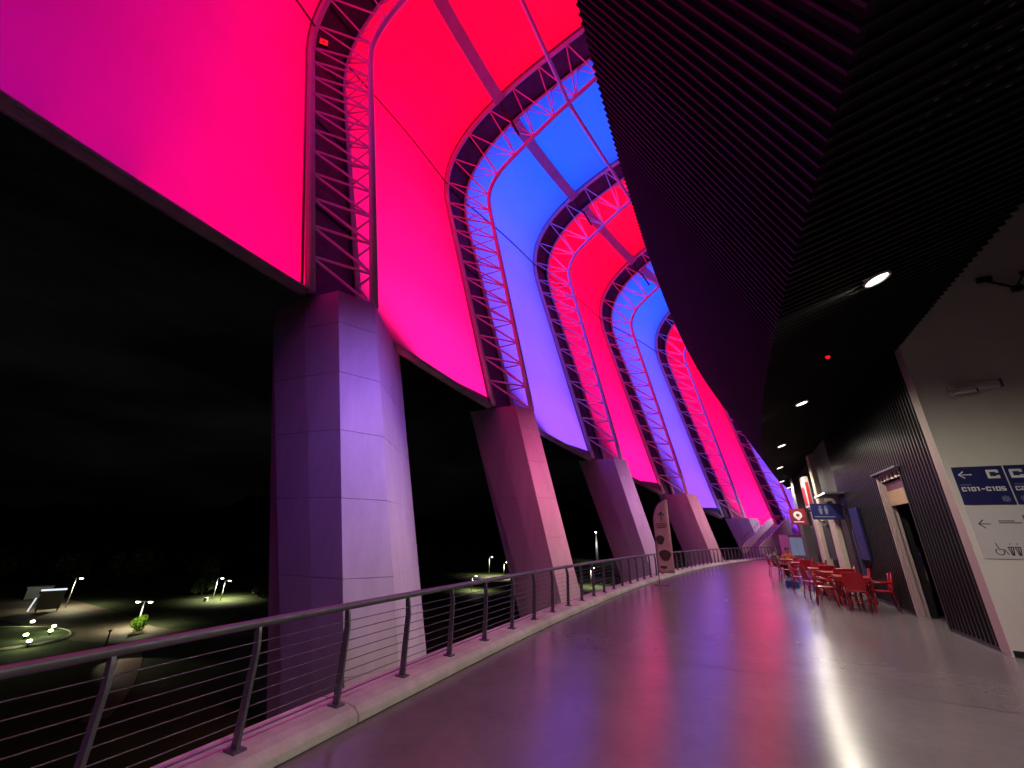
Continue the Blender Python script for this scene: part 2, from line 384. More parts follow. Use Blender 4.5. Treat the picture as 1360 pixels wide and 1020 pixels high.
def make_panel(i):
    a0, a1 = TA[i] + BW, TA[i + 1]
    A, B = profA(i), profA(i + 1)
    fa, fb = [A[k] for k in range(NL)] + smooth2(A[NL - 1:], 34)[1:], [B[k] for k in range(NL)] + smooth2(B[NL - 1:], 34)[1:]
    NT = 14
    cumA = [0]
    for k in range(1, len(fa)): cumA.append(cumA[-1] + math.dist(fa[k], fa[k - 1]))
    taper = lambda s_: .07 + .93 * min(1, s_ / 7.) ** .8
    def surf(off, e=0., tp=False):
        rows = []; off0 = off
        for k in range(len(fa)):
            row = []; off = off0 * taper(cumA[k]) if tp else off0
            k0, k1 = max(k - 1, 0), min(k + 1, len(fa) - 1)
            for j in range(NT + 1):
                u = e + (1 - 2 * e) * j / NT
                r = fa[k][0] * (1 - u) + fb[k][0] * u; z = fa[k][1] * (1 - u) + fb[k][1] * u
                dr = fa[k1][0] - fa[k0][0]; dz = fa[k1][1] - fa[k0][1]; l = math.hypot(dr, dz)
                nr, nz = dz / l, -dr / l        # outward normal of the sheet
                bul = -.35 * math.sin(PI * u) * min(1, k / 6.)
                row.append(pol(r + nr * (off + bul), a0 + (a1 - a0) * u, z + nz * (off + bul)))
            rows.append(row)
        return rows
    t = thing('membrane_panel', (pol(10, a0, ZB[i]) + pol(10, a1, ZB[i + 1])) / 2, panel_lab[i], 'membrane', 'canopy membranes')
    inner = surf(.1, .004)
    MB().grid(inner).build('membrane', 'membrane', t, True, fix=False)
    D = 3.2  # unseen skin and sides added to box in the lamp light
    outer = surf(D, .004, True)
    MB().grid(outer).build('light_box_skin', 'shell', t, True, fix=False)
    for j in (0, NT):
        MB().grid([[inner[k][j], outer[k][j]] for k in range(len(inner))]).build('light_box_side', 'shell', t, fix=False)
    MB().grid([inner[-1], outer[-1]]).build('light_box_top', 'shell', t, fix=False)
    # grey rim along the lower edge: closing sheet, lip and gutter
    lo = [p + Vector((0, 0, -.02)) for p in inner[0]]; lo2 = [p + Vector((0, 0, -.12)) for p in outer[0]]
    s = MB().grid([lo, lo2]).build('rim_sheet', 'rim_metal', t, fix=False); s.modifiers.new('thick', 'SOLIDIFY').thickness = .05
    inw = Vector((math.sin(math.radians((a0 + a1) / 2)), math.cos(math.radians((a0 + a1) / 2)), 0))
    MB().tube([p - inw * .05 + Vector((0, 0, .02)) for p in inner[0]], .085, 8).build('rim_tube', 'rim_metal', t, True)
    MB().tube([p + inw * .28 + Vector((0, 0, -.08)) for p in inner[0]], .11, 8).build('rim_gutter', 'rim_metal', t, True)
    # seam tube at the knee
    kk = NL + 3
    MB().tube([p for p in surf(-.12, .0)[kk]], .075, 6).build('seam_tube', 'rail_steel', t, True)
    # box purlin under the roof slope
    zi, zj = 40.55 + DZ[i], 40.55 + DZ[i + 1]
    rows = []
    for j in range(9):
        u = j / 8; a = a0 + (a1 - a0) * u; z = zi + (zj - zi) * u
        rows.append([pol(10.6 + x, a, z + y) for x, y in ((-.5, .2), (.45, -.25), (.6, .1), (-.4, .5))])
    MB().loft(rows).build('purlin', 'purlin_grey', t)
    # round strut between the inner chords
    c0, c1 = pol(4.4, TA[i] + CO, 37.65 + DZ[i]), pol(4.4, TA[i + 1] + CO, 37.65 + DZ[i + 1])
    MB().tube([c0, c1], .17, 8).build('strut', 'steel_white', t, True)
    # added unseen area lamps behind the sheet that make it glow
    if i == 9: return
    mid = [((fa[k][0] + fb[k][0]) / 2, (fa[k][1] + fb[k][1]) / 2) for k in range(len(fa))]
    cum = [0]
    for k in range(1, len(mid)): cum.append(cum[-1] + math.dist(mid[k], mid[k - 1]))
    tot = cum[-1]; n = 10
    offp = []
    for k in range(len(mid)):
        k0, k1 = max(k - 1, 0), min(k + 1, len(mid) - 1); dr = mid[k1][0] - mid[k0][0]; dz = mid[k1][1] - mid[k0][1]; l = math.hypot(dr, dz); h_ = 2.75 * taper(cum[k]) - .05; offp.append((mid[k][0] + dz / l * h_, mid[k][1] - dr / l * h_))
    st = resample(offp, 200)
    for q in range(n):
        p0, p1 = st[int(200 * (q + .02) / n)], st[int(200 * (q + .98) / n)]
        r, z = (p0[0] + p1[0]) / 2, (p0[1] + p1[1]) / 2; hl = math.dist(p0, p1); nr, nz = (p1[1] - p0[1]) / hl, -(p1[0] - p0[0]) / hl
        am = (a0 + a1) / 2
        def put(am, wx, col, e):
            p = pol(r, am, z); rad = pol(1, am) - pol(0, am)
            d = rad * -nr + Vector((0, 0, -nz))
            ld = bpy.data.lights.new('added_panel_lamp', 'AREA'); ld.shape = 'RECTANGLE'; ld.size = wx; ld.size_y = hl; ld.energy = e * wx * hl; ld.color = col; ld.spread = math.radians(170)
            o = bpy.data.objects.new('added_panel_lamp', ld); COL.objects.link(o); o.parent = t; o.matrix_parent_inverse = t.matrix_world.inverted()
            zx = -d.normalized(); xx = Vector((rad.y, -rad.x, 0)).normalized(); yy = zx.cross(xx)
            o.matrix_basis = Matrix.Translation(p) @ Matrix((xx, yy, zx)).transposed().to_4x4()
        wid = math.radians(a1 - a0) * (R0 + r) * .97
        if i == 2:
            for h_ in range(6):
                u = (h_ + .5) / 6; g_ = min(1, max(0, (u - .3) / .6)) ** 1.3; lw = max(0, 1 - q / 4)
                put(a0 + (a1 - a0) * u, wid / 6, (.20 + .70 * g_, 0, .058 + .01 * math.sin(u * PI) - .005 * g_ + .03 * lw), EP)
        else:
            put(am, wid, (BLU if i in (1, 4, 6, 8) else RED)[q], EP)
EP = 11.
def truss_lamp():
    p = pol(16.3, TA[3] + .22, 33.4)
    t = thing('red_spotlight', p, 'small red glowing spotlight inside the nearest truss near the top edge', 'spotlight')
    M = Matrix.Translation(p) @ Vector((.3, -.8, -.4)).to_track_quat('-Z', 'Y').to_matrix().to_4x4()
    MB().box(-.3, .3, -.22, .22, .02, .3, M).build('housing', 'trim_dark', t); MB().box(-.26, .26, -.18, .18, 0, .02, M).build('lens', 'lamp_red', t)
    bar('bracket', p, pol(16.9, TA[3] + .02, 34.6), .05, 'rail_steel', t)
truss_lamp()
for i in range(2, 10): make_truss(i)
for i in range(10): make_panel(i)

def make_column(i):
    a = TA[i]; zt = ZB[i] - .12
    lab = {2: 'concrete pillar left of the picture', 3: 'biggest concrete pillar, nearest, its front lit lavender', 4: 'second concrete pillar, leaning, its front lit pink towards the top',
           5: 'third leaning concrete pillar from the left, just left of the feather banner', 6: 'fourth leaning concrete pillar, directly behind the feather banner',
           7: 'fifth concrete pillar, low and short above the far railing', 8: 'last low dark concrete pillar beside the staircase', 9: 'concrete pillar beyond the far bend'}[i]
    t = thing('concrete_pillar', pol(4, a + 1, GZ), lab, 'pillar', 'canopy pillars')
    def sec(z, g=0.):
        f = 5.75 + .28 * z; w = max(.55, (2.35 + .14 * z) / 3.7); zz = max(z, -4)
        pts = [(.20, .05), (.86, -.5), (2.75, 2.1), (2.6, 2.6), (2.1, 3.4 * w), (.9, 4.3 * w), (.03, 3.7 * w), (.10, 1.75 * w)]
        cx, cy = 1.0, 2.0
        return [pol(f + cy + (y - cy) * (1 - g), a + cx + (x - cx) * (1 - g), z) for x, y in pts]
    MB().loft([sec(GZ, .012), sec(-9.5, .012), sec(zt - .02, .012)]).build('core', 'concrete', t)
    zs = [zt]; 
    z = zt - 1.55
    while z > -7: zs.append(z); z -= 2.2
    zs.append(GZ)
    for z1, z0 in zip(zs[:-1], zs[1:]):
        bevel(MB().loft([sec(z0 + .006), sec(z1 - .006)]).build('cast_lift', 'concrete', t), .006, 1)
    # tie-hole / casting seam fillets: slim vertical cover strips on the two joints seen on the front
    for x, y in ((1.9, .93),):
        pts = [pol(5.75 + .28 * zz + y - .012, a + x, zz) for zz in (GZ, zt - .05)]
        MB().tube(pts, .014, 4).build('seam_strip', 'concrete', t)
    pts = [pol(5.75 + .28 * zz + 1.75 * max(.55, (2.35 + .14 * zz) / 3.7), a + .10, zz) for zz in (-6, zt - .3)]
    MB().tube(pts, .008, 5).build('seam_strip', 'concrete', t)
for i in range(2, 10): make_column(i)

# ------------------------------------------------------------------ railing
rl = thing('railing', pol(-.36, -64, .13), 'grey cable railing with tubular top rail along the kerb', 'railing')
RA0, RA1, RH, RR = -69.0, -20.0, .93, -.36
arc = lambda r, z, n=150: [pol(r, RA0 + (RA1 - RA0) * k / n, z) for k in range(n + 1)]
MB().tube(arc(RR + .03, RH), .034, 10).build('top_rail', 'rail_steel', rl, True)
for k in range(8):
    MB().tube(arc(RR, .21 + .085 * k), .0045 if k else .006, 5).build('cable', 'cable_steel', rl, True)
# post plate: x = radial, y = tangential, z = up
pm = MB(); prof = [(-.035, 0), (.035, 0), (.03, .62), (.05, .74), (.045, .79), (.012, .79), (-.005, .74), (-.03, .62)]
pm.v = []; pm.f = []
n_ = len(prof); vv = [Vector((x, -.012, z)) for x, z in prof] + [Vector((x, .012, z)) for x, z in prof]
pm.add(vv, [tuple(range(n_)), tuple(range(2 * n_ - 1, n_ - 1, -1))] + [(k, n_ + k, n_ + (k + 1) % n_, (k + 1) % n_) for k in range(n_)])
pm.box(-.06, .06, -.05, .05, -.005, .012)
post_me = mesh('post', pm.v, pm.f, 'rail_steel')
a = -68.2
while a < RA1:
    th = math.radians(a); M = Matrix.Translation(pol(RR, a, .13)) @ Matrix.Rotation(-th + PI / 2, 4, 'Z')
    obj('post', post_me, rl, M); a += .4615
# posts were measured at -64.51 + k * 0.4615

# ------------------------------------------------------------------ overhang: slatted soffit and raking fascia
FR, FZ = -4.95, 4.65; TR, TZ = -2.88, 9.4; IR, IZ = -7.5, 5.4
bk = .11
soffit = tag(MB().sweep_arc([(TR - .14, TZ + .0), (FR - .10, FZ + .13), (IR - .05, IZ + .13), (IR - .05, IZ + .5), (FR - .9, FZ + 1.4), (TR - 2.2, TZ + .0)], A0, A1, 120).build('soffit', 'backing_black'), kind='structure')
def slat_mesh():
    w = .014; dep = .05
    path = [(TR, TZ), (FR, FZ), (IR, IZ)]
    def nrm(p, q):
        d = Vector((q[0] - p[0], q[1] - p[1])).normalized(); return Vector((-d.y, d.x))
    n0, n1 = nrm(path[0], path[1]), nrm(path[1], path[2]); nm = (n0 + n1).normalized(); nm /= nm.dot(n0)
    mb = MB(); secs = []
    for (r, z), n, sh in zip(path, (n0, nm, n1), (-.28, 0, 0)):
        i_ = Vector((r, z)); o_ = i_ - n * dep * (1 if True else -1)
        secs.append([Vector((x + sh, R0 + q.x, q.y)) for x, q in ((-w, i_), (w, i_), (w, o_), (-w, o_))])
    mb.loft(secs); return mb
sm_ = slat_mesh()
me = mesh('slat', sm_.v, sm_.f, 'slat_black')
bm = bmesh.new(); bm.from_mesh(me); bmesh.ops.recalc_face_normals(bm, faces=bm.faces); bm.to_mesh(me); bm.free()
pitch = math.degrees(.135 / (R0 - 4.95))
for k in range(300):
    a = -65.3 + k * pitch
    o = obj('slat', me, soffit); o.matrix_basis = Matrix.Translation((CX, CY, 0)) @ Matrix.Rotation(-math.radians(a), 4, 'Z')
# the slats past the far bend, too fine to pick apart
rest = MB()
a = -65.3 + 300 * pitch
while a < -25:
    R = Matrix.Translation((CX, CY, 0)) @ Matrix.Rotation(-math.radians(a), 4, 'Z')
    rest.add([R @ p for p in sm_.v], sm_.f); a += pitch
o = rest.build('slat_rows', 'slat_black', soffit); o['kind'] = 'stuff'
# fascia cap
MB().sweep_arc([(TR - .16, TZ - .03), (TR - .03, TZ + .0), (TR - .03, TZ + .05), (TR - .16, TZ + .05)], A0, A1, 120).build('fascia_cap', 'slat_black', soffit)
# small steel clips glinting between the slats, upper right
clip = mesh('clip', *(lambda m: (m.v, m.f))(MB().box(-.008, .008, -.015, .015, -.005, .005)), 'clip_grey')
for k in range(7, 20):
    a = -65.3 + (k + .5) * pitch
    for j in range(6):
        r = -5.75 - .19 * j
        if k < 8 and j < 2: continue
        z = FZ + (FR - r) * (IZ - FZ) / (FR - IR) + .03
        M = Matrix.Translation(pol(r, a, z)) @ Matrix.Rotation(-math.radians(a), 4, 'Z') @ Matrix.Rotation(-.285, 4, 'X')
        obj('clip', clip, soffit, M)
FL = [(3, -61.35, (.36, .17, 1.0), 8500, 'violet floodlight on top of the overhang facing the nearest pillar'), (4, -55.0, (1, .14, .42), 7500, 'pink floodlight on top of the overhang facing the second pillar'),
      (5, -47.6, (.8, .3, .8), 6000, 'violet floodlight on top of the overhang facing the third pillar'), (6, -41.3, (1, .3, .5), 6000, 'pink floodlight on top of the overhang facing the fourth pillar'), (7, -34.8, (.75, .5, .9), 5000, 'violet floodlight on top of the overhang facing the fifth pillar')]
for i, a, c, e, lb in FL:  # unseen floodlights added to colour the pillar fronts and pale their feet
    for col, en, zq, sz, da, lab in ((c, e, ZB[i] * .42, 62, 0, lb), ((1, .66, .60), e * .60, -2.0, 66, 3.4, lb.replace('violet', 'pale').replace('pink', 'pale').replace('facing', 'beyond and facing'))):
        p = pol(-3.25, a + da, TZ + .95); t = thing('floodlight', pol(-3.25, a + da, TZ), lab, 'floodlight', 'added floodlights on the overhang')
        d = (pol(7.4, TA[i] + 1.1, zq) - p).normalized(); M = Matrix.Translation(p) @ d.to_track_quat('-Z', 'Y').to_matrix().to_4x4()
        MB().box(-.2, .2, -.15, .15, .03, .2, M).build('housing', 'trim_dark', t); MB().box(-.18, .18, -.13, .13, .015, .03, M).build('lens', 'cctv_white', t)
        lamp('SPOT', 'added_flood_beam', p, en, col, t, spot_size=math.radians(sz), spot_blend=1.0, shadow_soft_size=.12, direction=d)
        MB().tube([pol(-3.25, a + da, TZ - .1), p + Vector((0, 0, -.18))], .04, 6).build('stand', 'trim_dark', t)
def soff_z(r): return FZ + max(0, FR - r) * (IZ - FZ) / (FR - IR)
dl_lab = ['round ceiling downlight behind the viewer', 'largest round ceiling downlight, nearest, above the white wall', 'second ceiling downlight from the viewer, below the red lamp',
          'third ceiling downlight in the receding row', 'fourth ceiling downlight in the receding row', 'fifth ceiling downlight in the receding row', 'sixth ceiling downlight in the receding row', 'farthest tiny ceiling downlight in the row']
DL = [(-6.2, -65.5), (-6.16, -62.51), (-5.89, -59.5), (-5.55, -56.78), (-5.34, -54.07), (-5.06, -51.48), (-5.03, -49.66), (-5.03, -47.62)]
for (r, a), lb in zip(DL, dl_lab):
    z = soff_z(r) - .015
    t = thing('downlight', pol(r, a, z), lb, 'lamp', 'ceiling downlights')
    M = Matrix.Translation(pol(r, a, z)) @ Matrix.Rotation(-math.radians(a), 4, 'Z') @ Matrix.Rotation(-.285, 4, 'X')
    def disc(rad, h0, h1, n=24): return [[M @ Vector((rd * math.cos(2 * PI * k / n), rd * math.sin(2 * PI * k / n), hh)) for k in range(n + 1)] for rd, hh in ((rad, h1), (rad, h0), (rad - .025, h0), (rad - .03, h0 + .03))]
    MB().grid(disc(.158, -.01, .06)).build('trim_ring', 'cctv_white', t, True)
    n = 24; MB().add([M @ Vector((0, 0, .005))] + [M @ Vector((.125 * math.cos(2 * PI * k / n), .125 * math.sin(2 * PI * k / n), .005)) for k in range(n)], [(0, 1 + (k + 1) % n, 1 + k) for k in range(n)]).build('lens', 'lamp_white', t, fix=False)
    lamp('SPOT', 'downlight_beam', pol(r, a, z - .03), 560, (1, .92, .76), t, spot_size=math.radians(171), spot_blend=.7, shadow_soft_size=.14)
t = thing('alarm_lamp', pol(-5.99, -61.2, 4.95), 'small red signal lamp on the dark ceiling between the two nearest downlights', 'lamp')
MB().tube([pol(-5.99, -61.2, 4.96), pol(-5.99, -61.2, 4.9)], .05, 12).build('base', 'trim_dark', t)
MB().tube([pol(-5.99, -61.2, 4.9), pol(-5.99, -61.2, 4.87), pol(-5.99, -61.2, 4.85)], [.04, .036, .015], 12).build('lens', 'lamp_red', t, True)

# ------------------------------------------------------------------ dark ribbed wall with doorway, straight along the concourse
WB = Vector((7.94, 7.18, 0)); WD = Vector((.47, .883, 0)).normalized(); WN = Vector((-WD.y, WD.x, 0))   # WN faces the concourse
WM = Matrix((( WD.x, -WN.x, 0, WB.x), (WD.y, -WN.y, 0, WB.y), (0, 0, 1, 0), (0, 0, 0, 1)))            # local x along wall, y into the wall, z up
def wbox(x0, x1, y0, y1, z0, z1, name, m, parent, bev=0):
    o = MB().box(x0, x1, y0, y1, z0, z1, WM).build(name, m, parent)
    return bevel(o, bev, 1) if bev else o
t = thing('ribbed_wall', WB, 'black wall of upright metal ribs with a doorway on the right', 'wall')
D0, D1, DH = 2.05, 3.72, 3.24
wbox(.34, D0, .06, .35, 0, 5.9, 'wall_sheet', 'rib_black', t); wbox(D1, 8.3, .06, .35, 0, 5.9, 'wall_sheet', 'rib_black', t)
wbox(D0, D1, .06, .35, DH, 5.9, 'wall_sheet', 'rib_black', t)
rib = mesh('rib', *(lambda m: (m.v, m.f))(MB().prism([(-.035, .065), (-.025, .0), (.025, .0), (.035, .065)], 0, 1)), 'rib_black')
x = .42
while x < 8.25:
    z0 = DH + .06 if D0 - .06 < x < D1 + .06 else .06
    obj('rib', rib, t, WM @ Matrix.Translation((x, 0, z0)) @ Matrix.Diagonal((1, 1, 5.9 - z0, 1))); x += .155
wbox(.33, D0, -.01, .06, 0, .055, 'skirting', 'trim_dark', t); wbox(D1, 8.3, -.01, .06, 0, .055, 'skirting', 'trim_dark', t)
wbox(.0, .33, .0, .40, 0, 5.9, 'end_post', 'jamb', t, .01)
dr = wbox(D1 - .06, D1 + .02, -.03, .20, 0, DH, 'door_jamb', 'jamb', t, .006)
wbox(D1 - .10, D1 - .06, .02, .10, 0, DH - .04, 'door_stop', 'jamb', dr)
wbox(D0 - .02, D0 + .05, -.02, .55, 0, DH, 'door_jamb', 'trim_dark', t)
wbox(D0 - .05, D1 + .1, -.10, .0, DH + .0, DH + .05, 'door_hood', 'rail_steel', t, .005)
for k in range(6): wbox(D0 + .1 + k * .27, D0 + .25 + k * .27, .02, .05, DH - .17, DH - .02, 'louvre', 'pillar_cream', t)
wbox(D0 - .6, D1 + .6, 2.0, 2.1, 0, DH, 'room_back', 'backing_black', t); wbox(D0 - .7, D0 - .6, .36, 2.0, 0, DH, 'room_side', 'backing_black', t); wbox(D1 + .5, D1 + .6, .56, 2.0, 0, DH, 'room_side', 'backing_black', t); wbox(D0 - .7, D1 + .6, .36, 2.1, DH, DH + .1, 'room_top', 'backing_black', t)  # darkness of the unlit room put into black walls
wbox(D0 - .6, D1 + .5, .36, 2.0, .004, .02, 'room_floor', 'wall_dark', t)
wbox(D0 + .06, D1 - .1, .10, .14, DH - .40, DH - .19, 'header_print', 'purple_print', t)
wbox(D0 + .06, D1 - .1, .09, .15, DH - .75, DH - .40, 'wood_header', 'wood', t)

# shop fronts beyond the ribbed wall
t2 = thing('kiosk_front', WB + WD * 8.4, 'dark grey kiosk front with cream pillars beyond the ribbed wall', 'kiosk')
wbox(8.3, 17.6, .10, .5, 0, 5.9, 'wall', 'wall_dark', t2)
wbox(8.32, 9.6, .0, .10, 2.9, 5.5, 'upper_panel', 'wall_grey', t2); wbox(9.63, 10.9, .0, .10, 3.1, 5.5, 'upper_panel', 'wall_grey', t2)
wbox(9.75, 10.75, -.05, .10, 0, 2.75, 'pillar', 'pillar_cream', t2); wbox(12.7, 13.8, -.12, .10, 0, 3.0, 'pillar', 'pillar_cream', t2)
wbox(11.0, 11.6, -.16, .10, 2.4, 5.4, 'pillar', 'pillar_cream', t2)
wbox(16.3, 17.4, -.25, .10, 0, 5.3, 'pillar', 'wall_grey', t2)
wbox(7.3, 9.3, -.55, .0, 3.14, 3.2, 'canopy', 'wall_grey', t2)
wbox(7.35, 9.25, -.58, -.55, 3.14, 3.19, 'light_strip', 'glow_white', t2)
for x0 in (11.0, 14.1): 
    fr = wbox(x0, x0 + 1.5, -.02, .10, .9, 2.3, 'hatch', 'wall_grey', t2); wbox(x0 + .08, x0 + 1.42, -.035, -.02, .98, 2.22, 'shutter', 'wall_dark', fr)
t3 = thing('info_board', WB + WD * 6.6, 'dark blue upright information board on the ribbed wall', 'board')
wbox(6.1, 7.05, -.09, -.02, 1.1, 2.62, 'board', 'sign_blue', t3, .01)
for k in range(5): wbox(6.25, 6.85, -.094, -.09, 1.3 + k * .25, 1.33 + k * .25, 'print_line', 'board_print', t3)
wbox(7.2, 7.3, -.09, -.02, .2, 2.0, 'edge_strip', 'board_print', t3)
t4 = thing('poster_panel', WB + WD * 12.8, 'lit poster with a red picture high on the kiosk', 'poster')
wbox(12.35, 13.3, -.34, -.14, 3.0, 4.35, 'panel', 'sign_white', t4, .01)
wbox(12.45, 13.2, -.35, -.34, 3.1, 3.9, 'red_picture', 'red_print', t4)
wbox(12.348, 12.35, -.30, -.18, 3.1, 4.1, 'red_picture', 'red_print', t4)
def hang_sign(x, y0, y1, z0, z1, name, label, m):
    t = thing(name, WM @ Vector((x, (y0 + y1) / 2, z0)), label, 'sign')
    wbox(x - .03, x + .03, y0, y1, z0, z1, 'plate', m, t, .006)
    wbox(x - .02, x + .02, y1, 0.02, z1 - .12, z1 - .07, 'bracket', 'trim_dark', t)
    return t
def on_face(x, y, z):  # a frame on the sign's face toward the camera: X to the right (into wall), Y up, Z towards the viewer
    return Matrix.Translation(WM @ Vector((x - .032, y, z))) @ Matrix((-WN, Vector((0, 0, 1)), -WD)).transposed().to_4x4()
ps = hang_sign(13.2, -1.05, -.42, 2.28, 2.98, 'pin_sign', 'small dark red hanging sign with a white map pin', 'sign_red')
M = on_face(13.2, -.735, 2.70)
pin = [(.0, -.24)] + [(.17 * math.cos(b), .17 * math.sin(b)) for b in [math.radians(-30 + 240 * k / 14) for k in range(15)]]
MB().prism(pin, 0, .004, M).build('pin', 'ink_white', ps); 
MB().prism([(.07 * math.cos(b), .07 * math.sin(b)) for b in [2 * PI * k / 14 for k in range(14)]], .005, .008, M).build('pin_hole', 'sign_red', ps)
MB().box(-.2, .2, -.31, -.27, 0, .004, M).build('print_line', 'ink_white', ps)
bs = hang_sign(8.0, -.95, -.05, 2.32, 2.86, 'washroom_sign', 'dark blue hanging sign with two figures beside the kiosk pillar', 'sign_blue')
M = on_face(8.0, -.6, 2.62)
for dx in (-.08, .08):
    MB().prism([(dx + .035 * math.cos(b), .13 + .035 * math.sin(b)) for b in [2 * PI * k / 10 for k in range(10)]], 0, .004, M).build('figure_head', 'ink_pale', bs)
    MB().prism([(dx - .055, .08), (dx - .03, -.12), (dx + .03, -.12), (dx + .055, .08)], 0, .004, M).build('figure_body', 'ink_pale', bs)
MB().box(-.3, .3, -.22, -.19, 0, .004, M).build('print_line', 'ink_pale', bs)

# ------------------------------------------------------------------ white return wall with the signs
aw = math.radians(-60.455)
IN = Vector((-math.sin(aw), -math.cos(aw), 0)); FN = Vector((IN.y, -IN.x, 0))   # FN faces the camera
WB2 = WB + IN * .42 * 0
PM = Matrix(((IN.x, 0, FN.x, WB.x), (IN.y, 0, FN.y, WB.y), (0, 1, 0, 0), (0, 0, 0, 1)))   # local x along wall, y up, z out of the wall
def pbox(x0, x1, y0, y1, z0, z1, name, m, parent=None, bev=0):
    o = MB().box(x0, x1, y0, y1, z0, z1, PM).build(name, m, parent); return bevel(o, bev, 1) if bev else o
tag(MB().sweep_arc([(-30, 9.6), (-5.0, 9.6), (-5.0, 9.9), (-30, 9.9)], A0, A1, 60).build('ceiling', 'wall_dark'), kind='structure')
tag(MB().sweep_arc([(-6.75, 5.35), (-6.55, 5.35), (-6.55, 9.59), (-6.75, 9.59)], A0, A1, 60).build('light_block_above_soffit', 'wall_dark'), kind='structure')  # unseen screen added to keep membrane light off the white wall
w = pbox(0.0, 9, 0, 9.6, -.25, 0.0, 'white_wall', 'plaster'); tag(w, 'pale plaster wall carrying the blue and white signs', 'wall')
pbox(0.02, 9, 0, .09, 0.0, .012, 'skirting', 'trim_dark', w)
# far side of the recess and its end
tag(MB().add([pol(-17, a, z) for a, z in ((-60, 0), (-70, 0), (-70, 11), (-60, 11))], [(0, 1, 2, 3)]).build('wall_recess_back', 'wall_dark'), kind='structure')
def strokes(segs, wd, m, parent, z0, name):
    mb = MB()
    for (x0, y0), (x1, y1) in segs:
        d = Vector((x1 - x0, y1 - y0)).normalized(); n = Vector((-d.y, d.x)) * wd / 2; e = d * wd * .3
        mb.prism([(x0 + n.x - e.x, y0 + n.y - e.y), (x0 - n.x - e.x, y0 - n.y - e.y), (x1 - n.x + e.x, y1 - n.y + e.y), (x1 + n.x + e.x, y1 + n.y + e.y)], z0, z0 + .0015, PM)
    return mb.build(name, m, parent)
GL = {'C': [((1, 1), (0, 1)), ((0, 1), (0, 0)), ((0, 0), (1, 0)), ((1, 1), (1, .78)), ((1, 0), (1, .22))], '0': [((0, 0), (1, 0)), ((1, 0), (1, 1)), ((1, 1), (0, 1)), ((0, 1), (0, 0))],
      '1': [((.1, 1), (.5, 1)), ((.5, 1), (.5, 0))], '2': [((0, 1), (1, 1)), ((1, 1), (1, .5)), ((1, .5), (0, .5)), ((0, .5), (0, 0)), ((0, 0), (1, 0))],
      '5': [((1, 1), (0, 1)), ((0, 1), (0, .5)), ((0, .5), (1, .5)), ((1, .5), (1, 0)), ((1, 0), (0, 0))], '-': [((.1, .5), (.9, .5))]}
def text(body, x, y, h, w, gap, wd, m, parent, z):
    for ch in body:
        strokes([((x + a[0] * w, y + a[1] * h), (x + b[0] * w, y + b[1] * h)) for a, b in GL[ch]], wd, m, parent, z, 'letter'); x += w * (.75 if ch == '1' else 1) + gap
def emblem(cx, cy, r, parent, z0):
    segs = [((cx + r * .35 * math.cos(b), cy + r * .35 * math.sin(b)), (cx + r * math.cos(b), cy + r * math.sin(b))) for b in [PI * k / 4 for k in range(8)]]
    return strokes(segs, .018, 'ink_pale', parent, z0, 'emblem')
def blue_sign(x0, x1, head, line, label, arrow):
    t = thing('seat_sign', PM @ Vector((x0, 2.28, 0)), label, 'sign', 'blue seating signs')
    pbox(x0, x1, 2.28, 2.93, .002, .022, 'plate', 'sign_blue', t, .004)
    if arrow:
        strokes([((x0 + .06, 2.79), (x0 + .22, 2.79)), ((x0 + .06, 2.79), (x0 + .125, 2.845)), ((x0 + .06, 2.79), (x0 + .125, 2.735))], .016, 'ink_white', t, .023, 'arrow')
        text(head, x1 - .20, 2.735, .11, .115, .0, .038, 'ink_white', t, .0245)
        text(line, x0 + .045, 2.515, .055, .04, .024, .0165, 'ink_white', t, .0245)
        emblem(x1 - .1, 2.375, .05, t, .023)
    else:
        text(head, x0 + .06, 2.735, .11, .115, .0, .038, 'ink_white', t, .0245)
        text(line, x0 + .045, 2.515, .055, .04, .024, .0165, 'ink_white', t, .0245)
        emblem(x0 + .1, 2.375, .05, t, .023)
    strokes([((x0 + .04, 2.615), (x0 + .17, 2.615))], .012, 'ink_pale', t, .023, 'print_line')
blue_sign(.085, .715, 'C', 'C101-C105', 'blue wall sign with left arrow, large C and C101-C105', True)
blue_sign(.735, 1.365, 'C', 'C20', 'blue wall sign starting with a large C at the right edge', False)
t = thing('facility_sign', PM @ Vector((.085, 1.42, 0)), 'white wall sign with left arrow and washroom icons', 'sign')
pbox(.085, 1.365, 1.42, 2.255, .002, .018, 'plate', 'sign_white', t, .003)
strokes([((.17, 1.965), (.31, 1.965)), ((.17, 1.965), (.235, 2.03)), ((.17, 1.965), (.235, 1.90))], .014, 'ink_dark', t, .019, 'arrow')
strokes([((.42, 2.015), (.60, 2.015)), ((.42, 1.985), (.68, 1.985))], .014, 'ink_dark', t, .019, 'print_line')
pbox(.715, .90, 1.93, 2.11, .019, .022, 'red_square', 'red_print', t)
ix, iy = .30, 1.53   # wheelchair
circ = [((ix + .05 * math.cos(b), iy + .05 * math.sin(b)), (ix + .05 * math.cos(b + .5), iy + .05 * math.sin(b + .5))) for b in [2.2 + .5 * k for k in range(9)]]
strokes(circ + [((ix - .02, iy + .13), (ix, iy + .03)), ((ix, iy + .04), (ix + .06, iy + .03)), ((ix + .06, iy + .03), (ix + .09, iy - .04))], .012, 'ink_dark', t, .019, 'wheelchair_icon')
for dx in (.44, .52):
    strokes([((dx, iy + .12), (dx + .008, iy + .128)), ((dx - .03, iy + .075), (dx + .03, iy + .075)), ((dx - .03, iy + .075), (dx - .01, iy - .05)), ((dx + .03, iy + .075), (dx + .01, iy - .05)), ((dx, iy + .07), (dx, iy - .05))], .013, 'ink_dark', t, .019, 'figure_icon')
